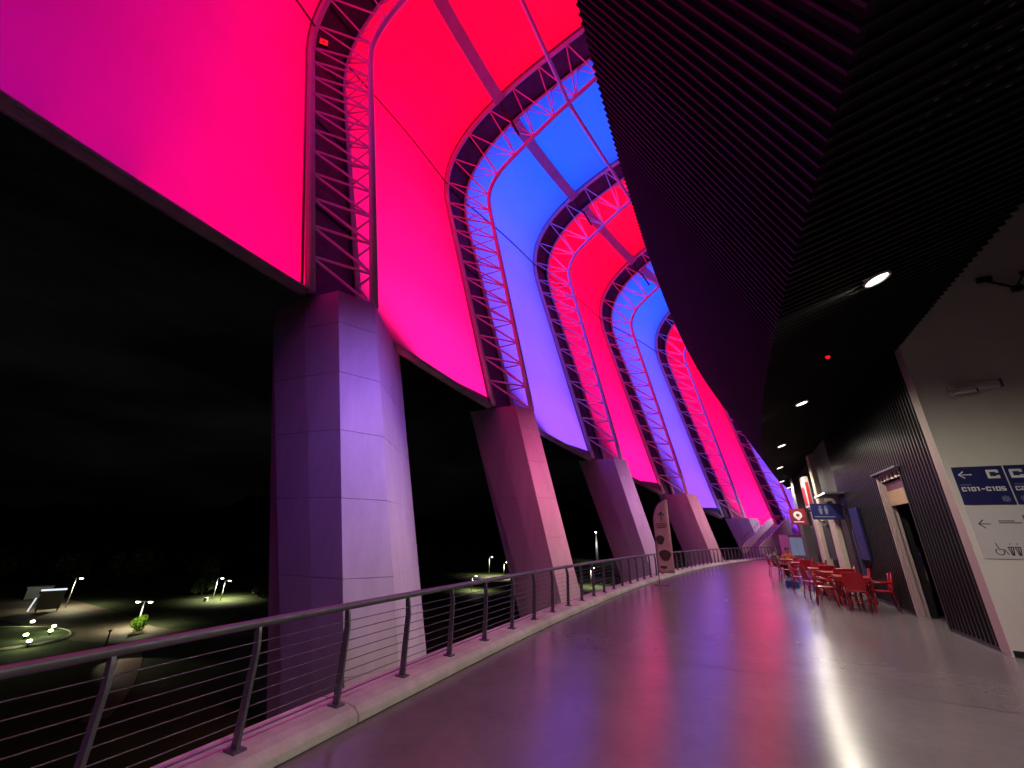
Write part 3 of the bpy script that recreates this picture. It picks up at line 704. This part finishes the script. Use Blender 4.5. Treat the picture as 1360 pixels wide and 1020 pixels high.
strokes([((.60, iy - .05), (.60, iy + .07)), ((.60, iy + .07), (.70, iy + .07)), ((.70, iy + .07), (.70, iy - .05)), ((.60, iy - .05), (.70, iy - .05)), ((.63, iy + .07), (.63, iy + .11)), ((.63, iy + .11), (.67, iy + .11)), ((.67, iy + .11), (.67, iy + .07))], .012, 'ink_dark', t, .019, 'bag_icon')
# security camera and the boxes above
t = thing('security_camera', PM @ Vector((.5, 4.25, 0)), 'white bullet security camera on the pale wall', 'camera')
v0 = lambda x, y, z: PM @ Vector((x, y, z))
MB().tube([v0(.47, 4.27, 0), v0(.47, 4.27, .05)], .065, 16).build('base', 'cctv_white', t)
MB().tube([v0(.47, 4.27, .05), v0(.50, 4.27, .11), v0(.54, 4.275, .12)], .022, 8).build('arm', 'cctv_white', t, True)
MB().tube([v0(.52, 4.28, .12), v0(.74, 4.285, .15)], .036, 12).build('body', 'cctv_white', t)
MB().tube([v0(.74, 4.285, .15), v0(.765, 4.286, .153)], .032, 12).build('lens', 'trim_dark', t)
MB().box(.5, .79, 4.322, 4.33, .08, .20, PM).build('sunshield', 'cctv_white', t)
t = tag(pbox(.44, .53, 4.37, 4.47, .001, .035, 'junction_box', 'cctv_white', None, .006), 'small square junction box above the security camera', 'box')
t = thing('wall_box', PM @ Vector((.8, 4.33, 0)), 'flat rectangular grey box on the wall right of the security camera', 'box')
pbox(.76, 1.12, 4.34, 4.47, .002, .05, 'cover', 'cctv_white', t, .008); pbox(1.12, 1.15, 4.33, 4.47, .002, .06, 'end_cap', 'wall_grey', t)
t = thing('wall_bracket', PM @ Vector((1.7, 6.3, 0)), 'dark folded bracket high on the pale wall', 'bracket')
bar('arm', v0(1.5, 6.5, .03), v0(1.75, 6.12, .25), .022, 'trim_dark', t); bar('arm', v0(1.75, 6.12, .25), v0(2.05, 6.5, .03), .018, 'trim_dark', t)
pbox(1.42, 1.62, 6.46, 6.56, .0, .06, 'plate', 'trim_dark', t); pbox(1.70, 1.82, 6.05, 6.15, .2, .3, 'fitting', 'trim_dark', t); pbox(2.0, 2.1, 6.46, 6.54, .0, .05, 'plate', 'trim_dark', t)

# ------------------------------------------------------------------ feather banner
bx = pol(-1.0, -57.35, 0)
t = thing('feather_banner', bx, 'white feather banner tinted pink as if lit, with an arrow, by the kerb', 'banner')
fd = Vector((.96, -.28, 0)).normalized(); fn = Vector((fd.y, -fd.x, 0))
BM_ = Matrix(((fd.x, 0, fn.x, bx.x), (fd.y, 0, fn.y, bx.y), (0, 1, 0, 0), (0, 0, 0, 1)))
outl = [(0, .42), (.55, .40), (.55, 2.9), (.50, 2.96), (.36, 2.90), (.2, 2.76), (.08, 2.55), (.01, 2.25)]
cl = MB(); nseg = 20
rowsb = []
for k in range(nseg + 1):
    y = .41 + (2.95 - .41) * k / nseg
    def xl(y):
        pts = [(0, .4), (0, 2.2), (.02, 2.35), (.08, 2.55), (.2, 2.76), (.36, 2.90), (.5, 2.96)]
        for (xa, ya), (xb, yb) in zip(pts[:-1], pts[1:]):
            if ya <= y <= yb: return xa + (xb - xa) * (y - ya) / (yb - ya)
        return .5
    x0 = xl(y); rowsb.append([BM_ @ Vector((x0 + (.56 - x0) * j / 6, y, .035 * math.sin(j * .9 + y * 1.7) * (j / 6))) for j in range(7)])
o = cl.grid(rowsb).build('cloth', 'banner_pink_lit', t, True, fix=False); o.modifiers.new('thick', 'SOLIDIFY').thickness = .006
MB().tube([BM_ @ Vector(p) for p in ((0, .05, 0), (0, .4, 0), (-.01, 2.2, 0), (.01, 2.36, 0), (.07, 2.57, 0), (.19, 2.78, 0), (.35, 2.93, 0), (.52, 2.99, 0))], .014, 8).build('pole', 'black_pipe', t, True)
MB().tube([BM_ @ Vector((-.2, .03, 0)), BM_ @ Vector((.32, .03, 0))], .025, 8).build('foot', 'rail_steel', t); MB().tube([BM_ @ Vector((0, .03, -.25)), BM_ @ Vector((0, .03, .25))], .022, 8).build('foot', 'rail_steel', t)
def bprint(polyg, name, m='banner_dark'): MB().prism(polyg, .045, .05, BM_).build(name, m, t)
bprint([(.27, 2.18), (.30, 2.18), (.30, 2.44), (.39, 2.35), (.40, 2.39), (.285, 2.51), (.17, 2.39), (.18, 2.35), (.27, 2.44)], 'arrow', 'ink_dark')
for y, x1 in ((2.07, .43), (2.0, .47), (1.94, .40)): bprint([(.1, y), (x1, y), (x1, y + .022), (.1, y + .022)], 'print_line')
ell = lambda cx, cy, rx, ry: [(cx + rx * math.cos(b) * (1 + .15 * math.sin(3 * b)), cy + ry * math.sin(b)) for b in [2 * PI * k / 18 for k in range(18)]]
bprint(ell(.17, 1.52, .15, .16), 'picture'); bprint(ell(.29, 1.0, .2, .19), 'picture'); bprint(ell(.2, .6, .12, .05), 'picture')

# ------------------------------------------------------------------ tables and chairs
def chair_parts():
    P = {}
    s = MB(); s.loft([[Vector((x * k, y * k2, z)) for x, y in ((-.21, -.2), (.21, -.2), (.22, .2), (-.22, .2))] for k, k2, z in ((.96, .96, .425), (1, 1, .435), (1, 1, .45), (.95, .95, .455))]); P['seat'] = [s]
    b = MB(); rows = []
    for z, yy in ((.50, .19), (.62, .208), (.74, .228), (.87, .25)):
        rows.append([Vector((x, yy + .04 * (1 - (x / .21) ** 2), z)) for x in (-.21, -.14, -.07, 0, .07, .14, .21)])
    b.grid(rows); b.grid([[p + Vector((0, .014, 0)) for p in r] for r in rows]); P['backrest'] = [b]
    legs = []
    for sx in (-1, 1):
        legs.append(MB().tube([(sx * .2, -.21, 0), (sx * .2, -.17, .43)], .016, 6))
        legs.append(MB().tube([(sx * .2, .25, 0), (sx * .2, .18, .45), (sx * .2, .25, .87)], .016, 6))
    P['leg'] = legs
    P['arm'] = [MB().tube([(sx * .225, -.18, .43), (sx * .235, -.17, .64), (sx * .235, .2, .66)], .018, 6) for sx in (-1, 1)]
    P['stretcher'] = [MB().tube([(-.2, -.19, .2), (.2, -.19, .2)], .009, 5), MB().tube([(-.2, .22, .2), (.2, .22, .2)], .009, 5)]
    P['back_rail'] = [MB().tube([(-.2, .25, .87), (0, .29, .885), (.2, .25, .87)], .012, 6)]
    return {k: [mesh(k, m.v, m.f, 'chair_red', True) for m in v] for k, v in P.items()}
CH = chair_parts()
def put_parts(P, t):
    for k, ms in P.items():
        for me in ms: o = bpy.data.objects.new(k, me); COL.objects.link(o); o.parent = t
def chair(x, y, rz, label):
    t = thing('chair', (x, y, 0), label, 'chair', 'red chairs along the wall', rz); put_parts(CH, t); return t
def table_parts():
    P = {}
    tp = MB().box(-.38, .38, -.38, .38, .725, .75); P['top'] = [tp]
    ap = MB(); ap.box(-.36, .36, -.36, -.345, .67, .725).box(-.36, .36, .345, .36, .67, .725).box(-.36, -.345, -.345, .345, .67, .725).box(.345, .36, -.345, .345, .67, .725); P['apron'] = [ap]
    P['leg'] = [MB().tube([(sx * .33, sy * .34, 0), (sx * .33, -sy * .30, .70)], .014, 6) for sx in (-1, 1) for sy in (-1, 1)]
    P['stretcher'] = [MB().tube([(-.33, s * .17, .18), (.33, s * .17, .18)], .010, 5) for s in (-1, 1)]
    return {k: [mesh(k, m.v, m.f, 'table_red' if k in ('top', 'apron') else 'chair_red') for m in v] for k, v in P.items()}
TB = table_parts()
wa = math.atan2(WD.y, WD.x) - PI / 2
T = [(2.9, 1.05, 'nearest red square table beside the doorway'), (4.9, 1.15, 'second red square table from the doorway'), (7.2, 1.2, 'third red square table from the doorway'),
     (10.2, 1.2, 'red square table before the kiosk pillars, next to farthest'), (12.6, 1.35, 'farthest red square table, where two people sit')]
T = [(t_, y, l) for t_, (x, y, l) in zip((4.6, 6.1, 7.7, 11.4, 13.8), T)]
for k, (x, off, lb) in enumerate(T):
    p = WB + WD * x + WN * (off - .12 * (k < 3)); jt = random.uniform(-.12, .12)
    t = thing('table', p, lb, 'table', 'red tables along the wall', wa + jt); put_parts(TB, t)
    where = ['nearest', 'second', 'third', 'fourth', 'farthest'][k]
    for j, (dx, dy, rz, side) in enumerate(((0, -.62, PI, 'near side'), (0, .64, 0, 'far side'), (-.62, .05, PI / 2, 'railing side'), (.60, -.03, -PI / 2, 'wall side'))):
        if k == 4 and j in (0,): continue
        q = Matrix.Rotation(wa + jt, 4, 'Z') @ Vector((dx + random.uniform(-.05, .05), dy + random.uniform(-.04, .04), 0)); q = p + q
        chair(q.x, q.y, wa + jt + rz + random.uniform(-.25, .25), 'red metal chair on the %s of the %s table' % (side, where))
q = WB + WD * 9.0 + WN * 1.9
t = thing('crate', q, 'small blue plastic crate on the floor among the red chairs', 'crate', None, wa)
for nm, b in (('base', (-.2, .2, -.14, .14, 0, .02)), ('side', (-.2, .2, -.14, -.125, .02, .2)), ('side', (-.2, .2, .125, .14, .02, .2)), ('end', (-.2, -.185, -.125, .125, .02, .2)), ('end', (.185, .2, -.125, .125, .02, .2))):
    m_ = MB().box(*b); o = obj(nm, mesh(nm, m_.v, m_.f, 'blue_plastic')); o.parent = t

# ------------------------------------------------------------------ seated people
def person(loc, rz, label, shirt, lean=0.):
    t = thing('person', loc, label, 'person', None, rz)
    J = {'pel': (0, 0, .50, .13), 'wst': (0, .02, .66, .12), 'chs': (0, .03 - lean * .4, .86, .145), 'nck': (0, .02 - lean, 1.02, .055), 'hd0': (0, .0 - lean * 1.1, 1.11, .075), 'hd1': (0, -.01 - lean * 1.1, 1.2, .09), 'hd2': (0, 0 - lean * 1.1, 1.27, .06)}
    E = [('pel', 'wst'), ('wst', 'chs'), ('chs', 'nck'), ('nck', 'hd0'), ('hd0', 'hd1'), ('hd1', 'hd2')]
    for s, n in ((-1, 'l'), (1, 'r')):
        J[n + 'hip'] = (s * .1, -.03, .50, .095); J[n + 'kne'] = (s * .13, -.43, .50, .065); J[n + 'ank'] = (s * .13, -.40, .10, .045); J[n + 'toe'] = (s * .14, -.54, .045, .04)
        J[n + 'sho'] = (s * .19, .03 - lean * .6, .95, .062); J[n + 'elb'] = (s * .25, -.10 - lean * .5, .72, .045); J[n + 'wri'] = (s * .14, -.36, .77, .032); J[n + 'han'] = (s * .09, -.43, .785, .034)
        E += [('pel', n + 'hip'), (n + 'hip', n + 'kne'), (n + 'kne', n + 'ank'), (n + 'ank', n + 'toe'), ('chs', n + 'sho'), (n + 'sho', n + 'elb'), (n + 'elb', n + 'wri'), (n + 'wri', n + 'han')]
        for fi in range(4):
            k0 = '%sf%d' % (n, fi); J[k0 + 'a'] = (s * (.05 + .024 * fi), -.47, .785, .010); J[k0 + 'b'] = (s * (.045 + .024 * fi), -.51 + .006 * abs(fi - 1), .772, .008)
            E += [(n + 'han', k0 + 'a'), (k0 + 'a', k0 + 'b')]
        J[n + 'th'] = (s * .045, -.43, .80, .010); E.append((n + 'han', n + 'th'))
    keys = list(J); me = bpy.data.meshes.new('body'); me.from_pydata([J[k][:3] for k in keys], [(keys.index(a), keys.index(b)) for a, b in E], []); me.update()
    o = bpy.data.objects.new('body', me); COL.objects.link(o); o.parent = t
    md = o.modifiers.new('skin', 'SKIN'); sv = me.skin_vertices[0].data
    for k, v_ in zip(keys, sv): v_.radius = (J[k][3], J[k][3]); v_.use_root = (k == 'pel')
    sb = o.modifiers.new('sub', 'SUBSURF'); sb.levels = 2; sb.render_levels = 2
    dg = bpy.context.evaluated_depsgraph_get(); dg.update(); m2 = bpy.data.meshes.new_from_object(o.evaluated_get(dg)); o.modifiers.clear(); o.data = m2
    for nm in ('skin', shirt, 'trousers'): m2.materials.append(MATS[nm])
    for p in m2.polygons:
        c = p.center; r = Vector(c)
        p.material_index = 0 if (c.z > 1.03 or (c.y < -.28 and c.z > .70)) else (1 if (c.z > .57 and not (c.y < -.2 and c.z < .62)) else 2)
        p.use_smooth = True
    h = MB(); rows = []
    for i in range(7):
        ph = PI * .5 * i / 6
        rows.append([Vector((.098 * math.cos(ph) * math.cos(b), .012 - lean * 1.1 + .105 * math.cos(ph) * math.sin(b), 1.205 + .115 * math.sin(ph) - (.06 if math.sin(b) > -.2 else 0) * math.cos(ph))) for b in [2 * PI * k / 16 for k in range(17)]])
    x = h.grid(rows).build('hair', 'hair', None, True); x.parent = t
    fm = MB().tube([(0, -.10 - lean * 1.1, 1.19), (0, -.118 - lean * 1.1, 1.16), (0, -.10 - lean * 1.1, 1.15)], [.008, .014, .01], 6).build('nose', 'skin', None, True); fm.parent = t
    for s in (-1, 1):
        e_ = MB().tube([(s * .034, -.093 - lean * 1.1, 1.2), (s * .034, -.1 - lean * 1.1, 1.2)], .009, 6).build('eye', 'hair', None); e_.parent = t
        e_ = MB().tube([(s * .088, 0 - lean * 1.1, 1.15), (s * .1, .005 - lean * 1.1, 1.18), (s * .088, .01 - lean * 1.1, 1.21)], .014, 6).build('ear', 'skin', None, True); e_.parent = t
    e_ = MB().tube([(-.025, -.094 - lean * 1.1, 1.125), (.025, -.094 - lean * 1.1, 1.125)], .006, 5).build('mouth', 'red_print', None); e_.parent = t
    return t
p = WB + WD * 13.8 + WN * 1.35 + WD * .64; person(p + Vector((0, 0, -.02)), wa + .05, 'person in orange seated behind the farthest red table', 'shirt_orange', .03)
p = WB + WD * 13.8 + WN * 1.97 + WD * .05; person(p + Vector((0, 0, -.02)), wa + PI / 2 + .2, 'person in grey-green leaning over the farthest table from the railing side', 'shirt_green', .10)

# ------------------------------------------------------------------ staircase at the far bend
sb_ = Vector((28.5, 47.5, 0)); sd = Vector((.97, .25, 0)).normalized(); sn = Vector((-sd.y, sd.x, 0))
SM = Matrix(((sd.x, sn.x, 0, sb_.x), (sd.y, sn.y, 0, sb_.y), (0, 0, 1, 0), (0, 0, 0, 1)))
t = thing('staircase', sb_, 'pale concrete staircase with railings at the far end of the concourse', 'staircase')
for k in range(18): MB().box(.26 * k, .26 * k + .27, 0, 2.2, 0, .18 * (k + 1), SM).build('step', 'concrete', t)
for y in (-.15, 2.2):
    M_ = SM @ Matrix(((1, 0, 0, 0), (0, 0, 1, y), (0, 1, 0, 0), (0, 0, 0, 1)))
    MB().prism([(-.4, 0), (4.7, 0), (4.7, 4.0), (3.9, 3.7), (1.2, 1.75), (.6, 1.5), (-.4, .75)], 0, .15, M_).build('parapet', 'plaster', t)
    hp = [(-.4, 1.45), (.6, 2.2), (1.2, 2.45), (3.9, 4.4), (4.7, 4.7)]
    MB().tube([M_ @ Vector((x_, y_, .07)) for x_, y_ in hp], .03, 6).build('handrail', 'rail_steel', t, True)
    for k in range(12):
        x_ = -.3 + .44 * k; 
        for (xa, ya), (xb, yb) in zip(hp[:-1], hp[1:]):
            if xa <= x_ <= xb: yy = ya + (yb - ya) * (x_ - xa) / (xb - xa)
        bar('baluster', M_ @ Vector((x_, yy - .75, .07)), M_ @ Vector((x_, yy, .07)), .02, 'rail_steel', t)
t = thing('glazed_kiosk', Vector((26, 38.0, 0)), 'small pale-blue lit glazed booth at the far end behind the tables', 'booth')
MB().box(25.4, 26.7, 38, 39.3, 0, 2.0).build('frame', 'plaster', t)
for k in range(2): MB().box(25.48 + .6 * k, 26.02 + .6 * k, 37.97, 38.0, .3, 1.8).build('window', 'window_lit', t)

# ------------------------------------------------------------------ grounds below: roads, lamps, planting
def ribbon(pts, w, z, name, m):
    if not isinstance(w, list): w = [w] * len(pts)
    n0 = len(pts); ws = smooth2([(k, x) for k, x in enumerate(w)], 40); pts = smooth2(pts, 40); w = [x[1] for x in ws]
    rows = []; pts = [Vector(p) for p in pts]
    for i, p in enumerate(pts):
        d = (pts[min(i + 1, len(pts) - 1)] - pts[max(i - 1, 0)]).normalized(); n = Vector((-d.y, d.x)); ww = w[i] if isinstance(w, list) else w
        rows.append([Vector((*(p - n * ww / 2), z)), Vector((*(p + n * ww / 2), z))])
    return tag(MB().grid(rows).build(name, m), kind='structure')
ribbon([(-190, 95), (-130, 92), (-95, 84), (-74, 74), (-62, 68), (-52, 61), (-42, 62), (-30, 70), (-14, 74)], [26, 26, 22, 17, 13, 8, 6, 5, 5], GZ + .02, 'road', 'road_tan')
ribbon([(-140, 140), (-90, 118), (-50, 102), (-10, 96), (40, 110)], 9, GZ + .03, 'road', 'asphalt')
ribbon([(-80, 160), (-30, 140), (20, 138), (80, 160)], 14, GZ + .035, 'car_park', 'asphalt')
n = 40
isl = [(-66 + 9.5 * math.cos(2 * PI * k / n), 57.5 + 6.5 * math.sin(2 * PI * k / n)) for k in range(n)]
o = tag(MB().prism(isl, GZ + .02, GZ + .2).build('roundabout', 'grass'), kind='structure')
o = MB(); 
for k in range(n):
    (xa, ya), (xb, yb) = isl[k], isl[(k + 1) % n]
    o.tube([(xa, ya, GZ + .12), (xb, yb, GZ + .12)], .14, 5)
o.build('kerb', 'kerb_concrete', bpy.data.objects['roundabout'])
def street_lamp(x, y, h, label, heads=1, e=300, out=.9):
    t = thing('street_lamp', (x, y, GZ), label, 'street lamp', 'street lamps in the grounds')
    b = Vector((x, y, GZ)); MB().tube([b, b + Vector((0, 0, h * .5)), b + Vector((0, 0, h))], [.11, .08, .055], 8).build('pole', 'lamp_pole', t, True)
    for s in ((-1, 1) if heads == 2 else (1,)):
        e0 = b + Vector((s * out, 0, h + .05)); MB().tube([b + Vector((0, 0, h)), e0], .04, 6).build('arm', 'lamp_pole', t, True)
        MB().loft([[e0 + Vector((dx * k, dy * k, z)) for dx, dy in ((-.32, -.16), (.32, -.16), (.32, .16), (-.32, .16))] for k, z in ((.9, -.06), (1, 0), (.8, .07))]).build('head', 'lamp_pole', t)
        MB().tube([e0 + Vector((0, 0, -.07)), e0 + Vector((0, 0, -.16)), e0 + Vector((0, 0, -.22))], [.26, .24, .12], 10).build('lens', 'lamp_cold', t, True)
        lamp('SPOT', 'street_beam', e0 + Vector((0, 0, -.3)), e, (1, .93, .62), t, spot_size=math.radians(150), spot_blend=.6, shadow_soft_size=.2)
street_lamp(-53.0, 65.3, 3.4, 'twin-headed street lamp beside the bright round bush', 2, 900)
street_lamp(-60.5, 91.5, 3.8, 'left street lamp of the pair by the lawn', 1, 3000); street_lamp(-57.6, 89.5, 3.6, 'right street lamp of the pair by the lawn', 1, 3000)
street_lamp(-6.4, 148, 6.0, 'left street lamp of the distant two right of the big pillar', 1, 6000); street_lamp(-1.3, 147, 4.5, 'right street lamp of the distant two right of the big pillar', 1, 5000)
street_lamp(24, 125, 5.0, 'street lamp seen through the railing between the second and third pillars', 1, 4000)
street_lamp(-77.2, 78.6, 4.7, 'street lamp above the dark billboard at far left', 1, 1800)
street_lamp(11, 104, 4.2, 'added street lamp on the lawn behind the second pillar', 1, 3500); street_lamp(-25, 82, 3.6, 'added street lamp on the lawn behind the nearest pillar', 1, 3500)  # both added out of sight to light the lawn
street_lamp(-9, 112, 3.4, 'added short street lamp on the lawn between the two nearest pillars', 1, 2500)  # one more lamp added to light the lawn
t = thing('floodlit_mast', (50.7, 243, GZ), 'thin white lattice mast far off between two pillars', 'mast')
for sx, sy in ((-.5, -.5), (.5, -.5), (.5, .5), (-.5, .5)): bar('leg', Vector((50.7 + sx, 243 + sy, GZ)), Vector((50.7 + sx * .3, 243 + sy * .3, GZ + 15)), .12, 'lamp_pole', t)
for k in range(7):
    s0, s1 = .5 - .2 * k / 7, .5 - .2 * (k + 1) / 7
    bar('brace', Vector((50.7 - s0, 243 - s0, GZ + 15 * k / 7)), Vector((50.7 + s1, 243 - s1, GZ + 15 * (k + 1) / 7)), .08, 'lamp_pole', t); bar('brace', Vector((50.7 + s0, 243 - s0, GZ + 15 * k / 7)), Vector((50.7 - s1, 243 - s1, GZ + 15 * (k + 1) / 7)), .08, 'lamp_pole', t)
MB().tube([(50.7, 243, GZ + 15), (50.7, 243, GZ + 15.5)], .45, 8).build('beacon', 'lamp_cold', t)
lamp('POINT', 'mast_light', (50.7, 240, GZ + 9), 1200, (.9, 1, .95), t, shadow_soft_size=.3)
# ground floodlights round the roundabout
for x, y, lb in ((-67.3, 64.6, 'ground floodlight at the top of the roundabout ring'), (-61.8, 62.3, 'ground floodlight on the right of the roundabout ring, upper of two'), (-59.6, 59.9, 'ground floodlight on the right of the roundabout ring, lower of two'), (-60.2, 57.6, 'ground floodlight near the front of the roundabout'), (-56.7, 54.9, 'ground floodlight nearest the railing, in front of the roundabout')):
    t = thing('ground_floodlight', (x, y, GZ), lb, 'floodlight', 'floodlights round the roundabout')
    b = Vector((x, y, GZ + .2)); MB().tube([b + Vector((0, 0, -.2)), b + Vector((0, 0, .25))], .07, 6).build('stake', 'trim_dark', t)
    MB().tube([b + Vector((0, 0, .2)), b + Vector((.1, -.12, .5))], [.16, .26], 10).build('housing', 'trim_dark', t)
    MB().tube([b + Vector((.1, -.12, .51)), b + Vector((.12, -.15, .56)), b + Vector((.13, -.16, .62))], [.24, .24, .12], 10).build('lens', 'lamp_green', t, True)
    lamp('POINT', 'flood_glow', b + Vector((.3, -.4, 1.0)), 110, (.9, 1, .55), t, shadow_soft_size=.3)
def clump(name, loc, r, n, m, label, cat, trunk=0., seed=1, group=None, leaf=.22, sp=.45):
    rnd = random.Random(seed); t = thing(name, loc, label, cat, group); loc = Vector(loc)
    MB().tube([loc, loc + Vector((.05, 0, trunk * .6)), loc + Vector((-.1, .05, trunk + r * .7))], [.12 + r * .04, .1 + r * .02, .03], 7).build('trunk', 'bark', t, True)
    mb = MB(); lobes = [(Vector((rnd.gauss(0, sp), rnd.gauss(0, sp), rnd.uniform(-.3, .55))) * r, r * rnd.uniform(.35, .6)) for _ in range(9)]
    for _ in range(n):
        c, lr = rnd.choice(lobes); d = Vector((rnd.gauss(0, 1), rnd.gauss(0, 1), rnd.gauss(0, 1))).normalized()
        p = loc + Vector((0, 0, trunk + r * .75)) + c + d * lr * rnd.uniform(.6, 1.05)
        if p.z < loc.z + .1: p.z = loc.z + .1 + rnd.random() * .3
        a_ = Vector((rnd.gauss(0, 1), rnd.gauss(0, 1), rnd.gauss(0, 1))).normalized() * leaf * rnd.uniform(.6, 1.3); b_ = a_.orthogonal().normalized() * a_.length * .5
        mb.add([p - a_, p + b_, p + a_, p - b_], [(0, 1, 2, 3)])
    mb.build('crown', m, t, fix=False); return t
clump('round_bush', (-51.2, 63.6, GZ), 1.15, 1500, 'leaf_bright', 'bright yellow-green clipped round bush under the twin lamp', 'bush', 0, 3, leaf=.13, sp=.2)
lamp('SPOT', 'bush_light', (-50.2, 61.4, GZ + 2.9), 420, (.95, 1, .5), bpy.data.objects['round_bush'], spot_size=math.radians(65), direction=Vector((-1.0, 2.1, -2.0)))
for k, (x, y, r, tr, lb) in enumerate(((-65.5, 95, 1.8, .3, 'dark bush left of the paired street lamps'), (-52.5, 93.5, 1.3, .2, 'low bush right of the paired street lamps'), (-96, 96, 3.2, 2.2, 'dark tree behind the small white booth'), (-84, 98, 3.6, 2.6, 'dark tree right of the billboard'), (-70, 102, 3.0, 2, 'dark round tree between the billboard and the twin lamp'), (-108, 92, 3.4, 2.4, 'dark tree at the left edge beyond the pale road'))):
    clump('tree' if tr > 1 else 'bush', (x, y, GZ), r, 1500, 'leaf', lb, 'tree' if tr > 1 else 'bush', tr, 11 + k, 'trees and bushes in the grounds', leaf=.3)
MB_ = MB()
t = thing('utility_box', (-59.5, 88.0, GZ), 'small white cabinet at the foot of the paired lamps', 'cabinet')
MB().box(-59.8, -59.2, 87.7, 88.2, GZ, GZ + .6).build('body', 'kiosk_white', t); MB().box(-59.85, -59.15, 87.65, 88.25, GZ + .6, GZ + .68).build('lid', 'kiosk_white', t)
# billboard and booth
t = thing('billboard', (-74.5, 74.3, GZ), 'tall dark panel with a self-glowing white top edge at far left', 'billboard')
bd = Vector((.72, .69, 0)).normalized(); bn = Vector((bd.y, -bd.x, 0)); b0 = Vector((-77.6, 73.4, GZ))
BB = Matrix(((bd.x, -bn.x, 0, b0.x), (bd.y, -bn.y, 0, b0.y), (0, 0, 1, b0.z), (0, 0, 0, 1)))
MB().box(.4, 3.2, 0, .4, .4, 3.2, BB).build('panel', 'gate_panel', t); MB().box(.3, 3.3, -.05, .45, 3.2, 3.42, BB).build('top_edge', 'glow_white', t)
MB().box(-.8, .3, .1, .3, 2.2, 2.38, BB).build('side_arm', 'kiosk_white', t); MB().tube([BB @ Vector((-.3, 0, .3)), BB @ Vector((.1, 0, 2.2))], .09, 6).build('strut', 'glow_white', t)  # strut and top edge glow by material alone, no lamp in them
for x in (.6, 3.0): MB().box(x - .1, x + .1, .1, .4, 0, .4, BB).build('foot', 'gate_panel', t)
t = thing('booth', (-90.5, 85.6, GZ), 'small white booth with a dark window at far left', 'booth')
b0 = Vector((-92.0, 85.0, GZ)); BB = Matrix(((bd.x, -bn.x, 0, b0.x), (bd.y, -bn.y, 0, b0.y), (0, 0, 1, b0.z), (0, 0, 0, 1)))
MB().box(0, 3.3, 0, 2.2, 0, 2.0, BB).build('wall', 'kiosk_white', t); MB().box(-.15, 3.45, -.2, 2.4, 2.0, 2.15, BB).build('roof', 'kiosk_white', t); MB().box(1.7, 2.7, -.03, 0, .9, 1.6, BB).build('window', 'trim_dark', t)
lamp('POINT', 'booth_light', BB @ Vector((1.5, -4, 3.5)), 70, (1, 1, .85), t, shadow_soft_size=.3)
# lit pavement strip seen through the railing at lower left
ribbon([(-48, 58), (-43, 53.5), (-38.5, 48), (-34, 42), (-31, 37)], [1.6, 2.0, 2.0, 1.8, 1.6], GZ + .05, 'path', 'road_tan')
t = thing('added_path_lamp', (-44.6, 51.5, GZ), 'added low lamp lighting the tan path beyond the railing', 'lamp')  # made-up lamp for the pool of light on the path
MB().tube([(-44.6, 51.5, GZ), (-44.6, 51.5, GZ + 2.6)], .07, 8).build('post', 'trim_dark', t); MB().tube([(-44.6, 51.5, GZ + 2.6), (-44.6, 51.5, GZ + 2.75)], .16, 8).build('hood', 'trim_dark', t)
lamp('SPOT', 'path_light', (-44.4, 51.3, GZ + 2.5), 420, (1, .82, .6), t, spot_size=math.radians(62), spot_blend=.5, direction=Vector((1.6, -.6, -1)), shadow_soft_size=.1)
